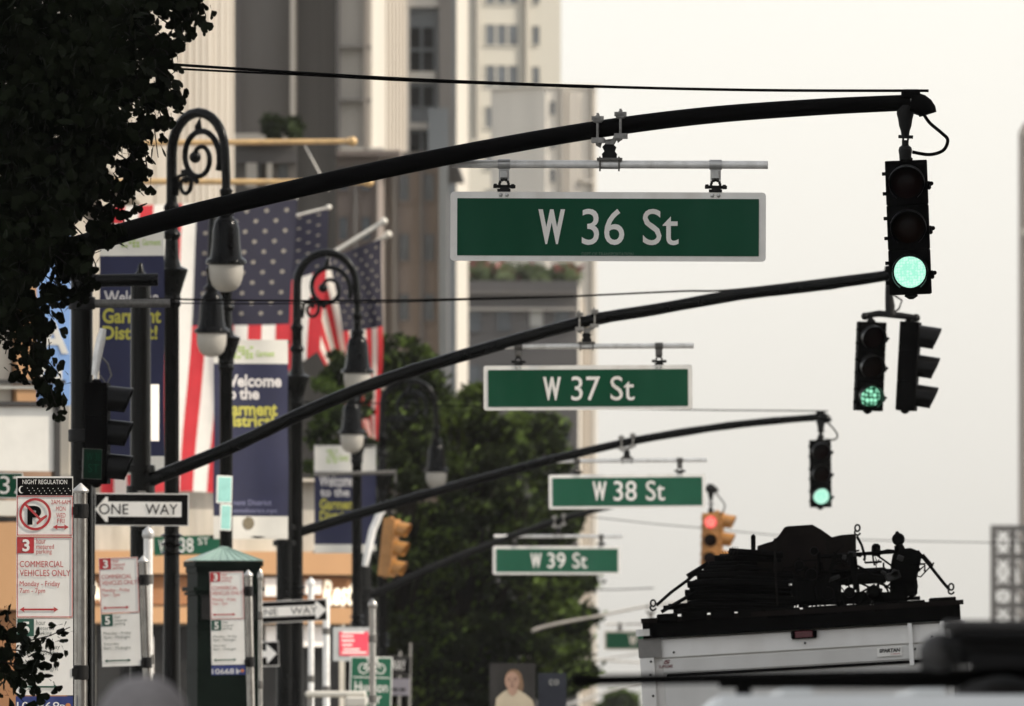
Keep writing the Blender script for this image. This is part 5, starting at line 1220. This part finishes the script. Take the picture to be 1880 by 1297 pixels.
# ------------------------------------------------------------------ pedestrian close to the camera, only the cap in the picture
Y = 64; P = at(263, 1440, Y); P.z = 0; zt = at(263, 1236, Y).z
pe = thing('person', 'blurred pedestrian at the bottom edge, only the round grey cap showing', 'person', P)
k = zt/1.86; me = bpy.data.meshes.new('body')
J = [(0,0,.96),(0,.01,1.15),(0,.02,1.36),(0,.01,1.50),(0,0,1.58),(0,-.01,1.70),(.10,0,.90),(.11,.02,.50),(.11,-.03,.08),(.12,.14,.03),(-.10,0,.90),(-.11,-.04,.50),(-.11,-.12,.09),(-.12,.05,.03),(.19,.01,1.43),(.25,-.03,1.14),(.24,.08,.90),(.24,.12,.80),(-.19,.01,1.43),(-.25,-.02,1.14),(-.24,.10,.90),(-.24,.14,.80)]
E = [(0,1),(1,2),(2,3),(3,4),(4,5),(0,6),(6,7),(7,8),(8,9),(0,10),(10,11),(11,12),(12,13),(2,14),(14,15),(15,16),(16,17),(2,18),(18,19),(19,20),(20,21)]
Rd = [.15,.14,.16,.07,.06,.095,.095,.06,.045,.04,.095,.06,.045,.04,.065,.045,.033,.035,.065,.045,.033,.035]
me.from_pydata([Vector(j)*k for j in J], E, []); me.update(); bo = bpy.data.objects.new('body', me); COL.objects.link(bo); bo.parent = pe
sk = bo.modifiers.new('skin', 'SKIN')
for i, sv in enumerate(me.skin_vertices[0].data): sv.radius = (Rd[i]*k,)*2; sv.use_root = i == 0
bo.modifiers.new('sub', 'SUBSURF').render_levels = 2
me.materials.append(mat('dark_grey_coat', (.05,.047,.048), .85, var=.2, scale=9))
mb = MB(); c = 1.70*k; mb.lathe([(.088,c-.05),(.108,c-.03),(.112,c+.01),(.108,c+.06),(.094,c+.105),(.066,c+.138),(.034,c+.154),(.002,c+.158)], (0,-.01,0), seg=24); obj('cap', mb, mat('grey_knit_cap', (.19,.175,.172), .95, var=.2, scale=40, bump=.5), pe)
mb = MB()
for sx in (-1, 1): mb.sphere((sx*.10, 0, 1.66*k), .03, 8, 6, sc=(.5,.8,1))
mb.sphere((0, .105, 1.66*k), .02, 8, 6, sc=(.8,1.2,1.3)); obj('ears_and_nose', mb, M['skin'], pe)

# ------------------------------------------------------------------ ginkgo at the left border
rnd = random.Random(21); Y0 = 150; PX0 = -470
P = at(PX0, 1440, Y0); P.z = 0
gk = thing('ginkgo_tree', 'near black ginkgo tree with fan shaped leaves filling the upper left corner', 'tree', P)
def gleaf(mb, p, size, rnd, droop=.6):
    n_ = Vector((rnd.gauss(0,1), rnd.gauss(0,1.1), rnd.gauss(0,.6))).normalized()
    d = Vector((rnd.gauss(0,.6), rnd.gauss(0,.6), -droop + rnd.gauss(0,.5))); d = (d - n_*d.dot(n_)).normalized(); u = d.cross(n_)
    sp = rnd.uniform(.75, 1.05); pts = [p]
    for a, r in ((-62,.80),(-45,1.0),(-22,1.04),(-4,.98),(0,.74),(4,.98),(24,1.05),(46,1.0),(62,.80)):
        q = R(a)*sp; pts.append(p + (d*math.cos(q) + u*math.sin(q))*size*r + n_*size*.12*abs(math.sin(q*1.5)))
    mb.add(pts, [(0,1,2,3,4,5),(0,5,6,7,8,9)])
    mb.add([p, p - d*size*.7 + u*.003, p - d*size*.7 - u*.003], [(0,1,2)])
LOC = lambda px, py, Yq: at(px, py, Yq) - P
edge = [(-200,372),(0,385),(40,345),(80,335),(120,350),(165,345),(205,330),(230,300),(270,292),(320,285),(345,260),(385,246),(415,225),(440,205),(470,190),(510,172),(545,145),(575,118),(610,95),(640,72),(680,52),(720,40)]
def xe(py):
    for (a, b), (c, d) in zip(edge, edge[1:]):
        if a <= py <= c: return b + (d-b)*(py-a)/(c-a)
    return 30
mb = MB()
# inner crown, dense, reaching far beyond the frame
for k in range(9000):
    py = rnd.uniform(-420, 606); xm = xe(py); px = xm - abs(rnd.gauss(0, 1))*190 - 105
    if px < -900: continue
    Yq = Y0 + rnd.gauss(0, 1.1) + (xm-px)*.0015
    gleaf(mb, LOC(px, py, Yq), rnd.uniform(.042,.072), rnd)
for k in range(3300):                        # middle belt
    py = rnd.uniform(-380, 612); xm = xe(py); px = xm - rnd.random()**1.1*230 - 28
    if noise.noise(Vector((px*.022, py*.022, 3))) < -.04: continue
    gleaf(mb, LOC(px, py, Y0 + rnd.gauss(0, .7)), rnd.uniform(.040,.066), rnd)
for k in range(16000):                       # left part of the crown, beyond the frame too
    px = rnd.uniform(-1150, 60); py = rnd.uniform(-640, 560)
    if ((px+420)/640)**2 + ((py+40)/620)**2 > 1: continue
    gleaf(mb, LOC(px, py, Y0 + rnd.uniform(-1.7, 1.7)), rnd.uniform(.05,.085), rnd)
tw = MB()
def sprig(pts, n, spread, size=.055):
    q = [LOC(*p, Y0 - .3 + rnd.uniform(-.3,.3)) for p in pts]; tw.tube(q, [.006 - .004*i/len(q) for i in range(len(q))], 6)
    for k in range(n):
        t = rnd.random()*(len(q)-1); i = min(int(t), len(q)-2); p = q[i].lerp(q[i+1], t-i)
        gleaf(mb, p + Vector((rnd.gauss(0,spread), rnd.gauss(0,spread), rnd.gauss(0,spread))), size*rnd.uniform(.7,1.2), rnd, .8)
for py in range(-40, 615, 17):               # edge sprigs hanging outwards
    xm = xe(py); L = rnd.uniform(20, 75)
    xm -= 26 + rnd.uniform(-8, 22); sprig([(xm-110, py-60), (xm-50, py-25), (xm-12+rnd.uniform(-14,10), py+rnd.uniform(-4,16)), (xm+rnd.uniform(-8,6), py+L)], int(rnd.uniform(10,24)), .034, .062)
sprig([(300,-60),(345,-20),(372,12),(378,30)], 22, .03, .05); sprig([(330,-30),(352,10),(356,34)], 14, .022, .05); sprig([(290,30),(320,52),(330,80)], 12, .03, .05)
sprig([(20,560),(50,620),(74,680),(92,712),(102,742)], 44, .05, .058); sprig([(40,600),(62,650),(60,690)], 22, .05); sprig([(60,640),(88,664),(110,690)], 16, .035); sprig([(70,690),(96,716),(100,740)], 20, .03)
sprig([(0,540),(20,600),(10,650)], 24, .06)
sprig([(-80,1120),(-20,1160),(40,1180),(90,1168),(128,1152)], 22, .03, .048); sprig([(-90,1180),(-20,1190),(40,1195),(84,1196),(110,1208)], 34, .045, .05)
sprig([(-80,1200),(-10,1215),(40,1220),(66,1230)], 60, .075, .06); sprig([(-90,1230),(-30,1225),(20,1230),(40,1240)], 70, .085, .06); sprig([(-60,1150),(-10,1160),(14,1164)], 30, .06, .055)
sprig([(-60,1120),(-30,1140),(5,1150)], 18, .05, .05)
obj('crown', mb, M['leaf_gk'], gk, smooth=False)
# trunk and limbs
tk = LOC(PX0, 560, Y0); tw.tube([(0,0,0), (.03,0,1.4), tk*.6, tk, LOC(PX0+20, 0, Y0), LOC(PX0+30, -420, Y0)], [.17,.13,.12,.10,.06,.02], 12)
for (a, b, c, d) in ((PX0,520,60,400),(PX0,420,180,240),(PX0+10,300,240,60),(PX0+10,120,200,-120),(PX0,560,-60,1150),(PX0,500,10,560),(PX0,380,-1000,80),(PX0+10,180,-900,-200),(PX0+20,20,-200,-420)):
    m_ = LOC((a+c)/2, (b+d)/2+40, Y0+rnd.uniform(-.5,.5)); tw.tube([LOC(a,b,Y0), m_, LOC(c,d,Y0+rnd.uniform(-.6,.6))], [.05,.03,.010], 8)
obj('trunk', tw, M['bark'], gk)

# ------------------------------------------------------------------ summer haze over the avenue
hm = bpy.data.materials.new('haze_air'); hm.use_nodes = True; nt = hm.node_tree; nt.nodes.clear()
pv = nt.nodes.new('ShaderNodeVolumePrincipled'); pv.inputs['Color'].default_value = (.97, .96, .94, 1); pv.inputs['Density'].default_value = .00003; pv.inputs['Anisotropy'].default_value = .0
mo = nt.nodes.new('ShaderNodeOutputMaterial'); nt.links.new(pv.outputs[0], mo.inputs['Volume'])
mb = MB(); mb.box((0, 2060, 58), (3100, 4380, 118)); o = obj('haze', mb, hm, smooth=False); o['kind'] = 'stuff'
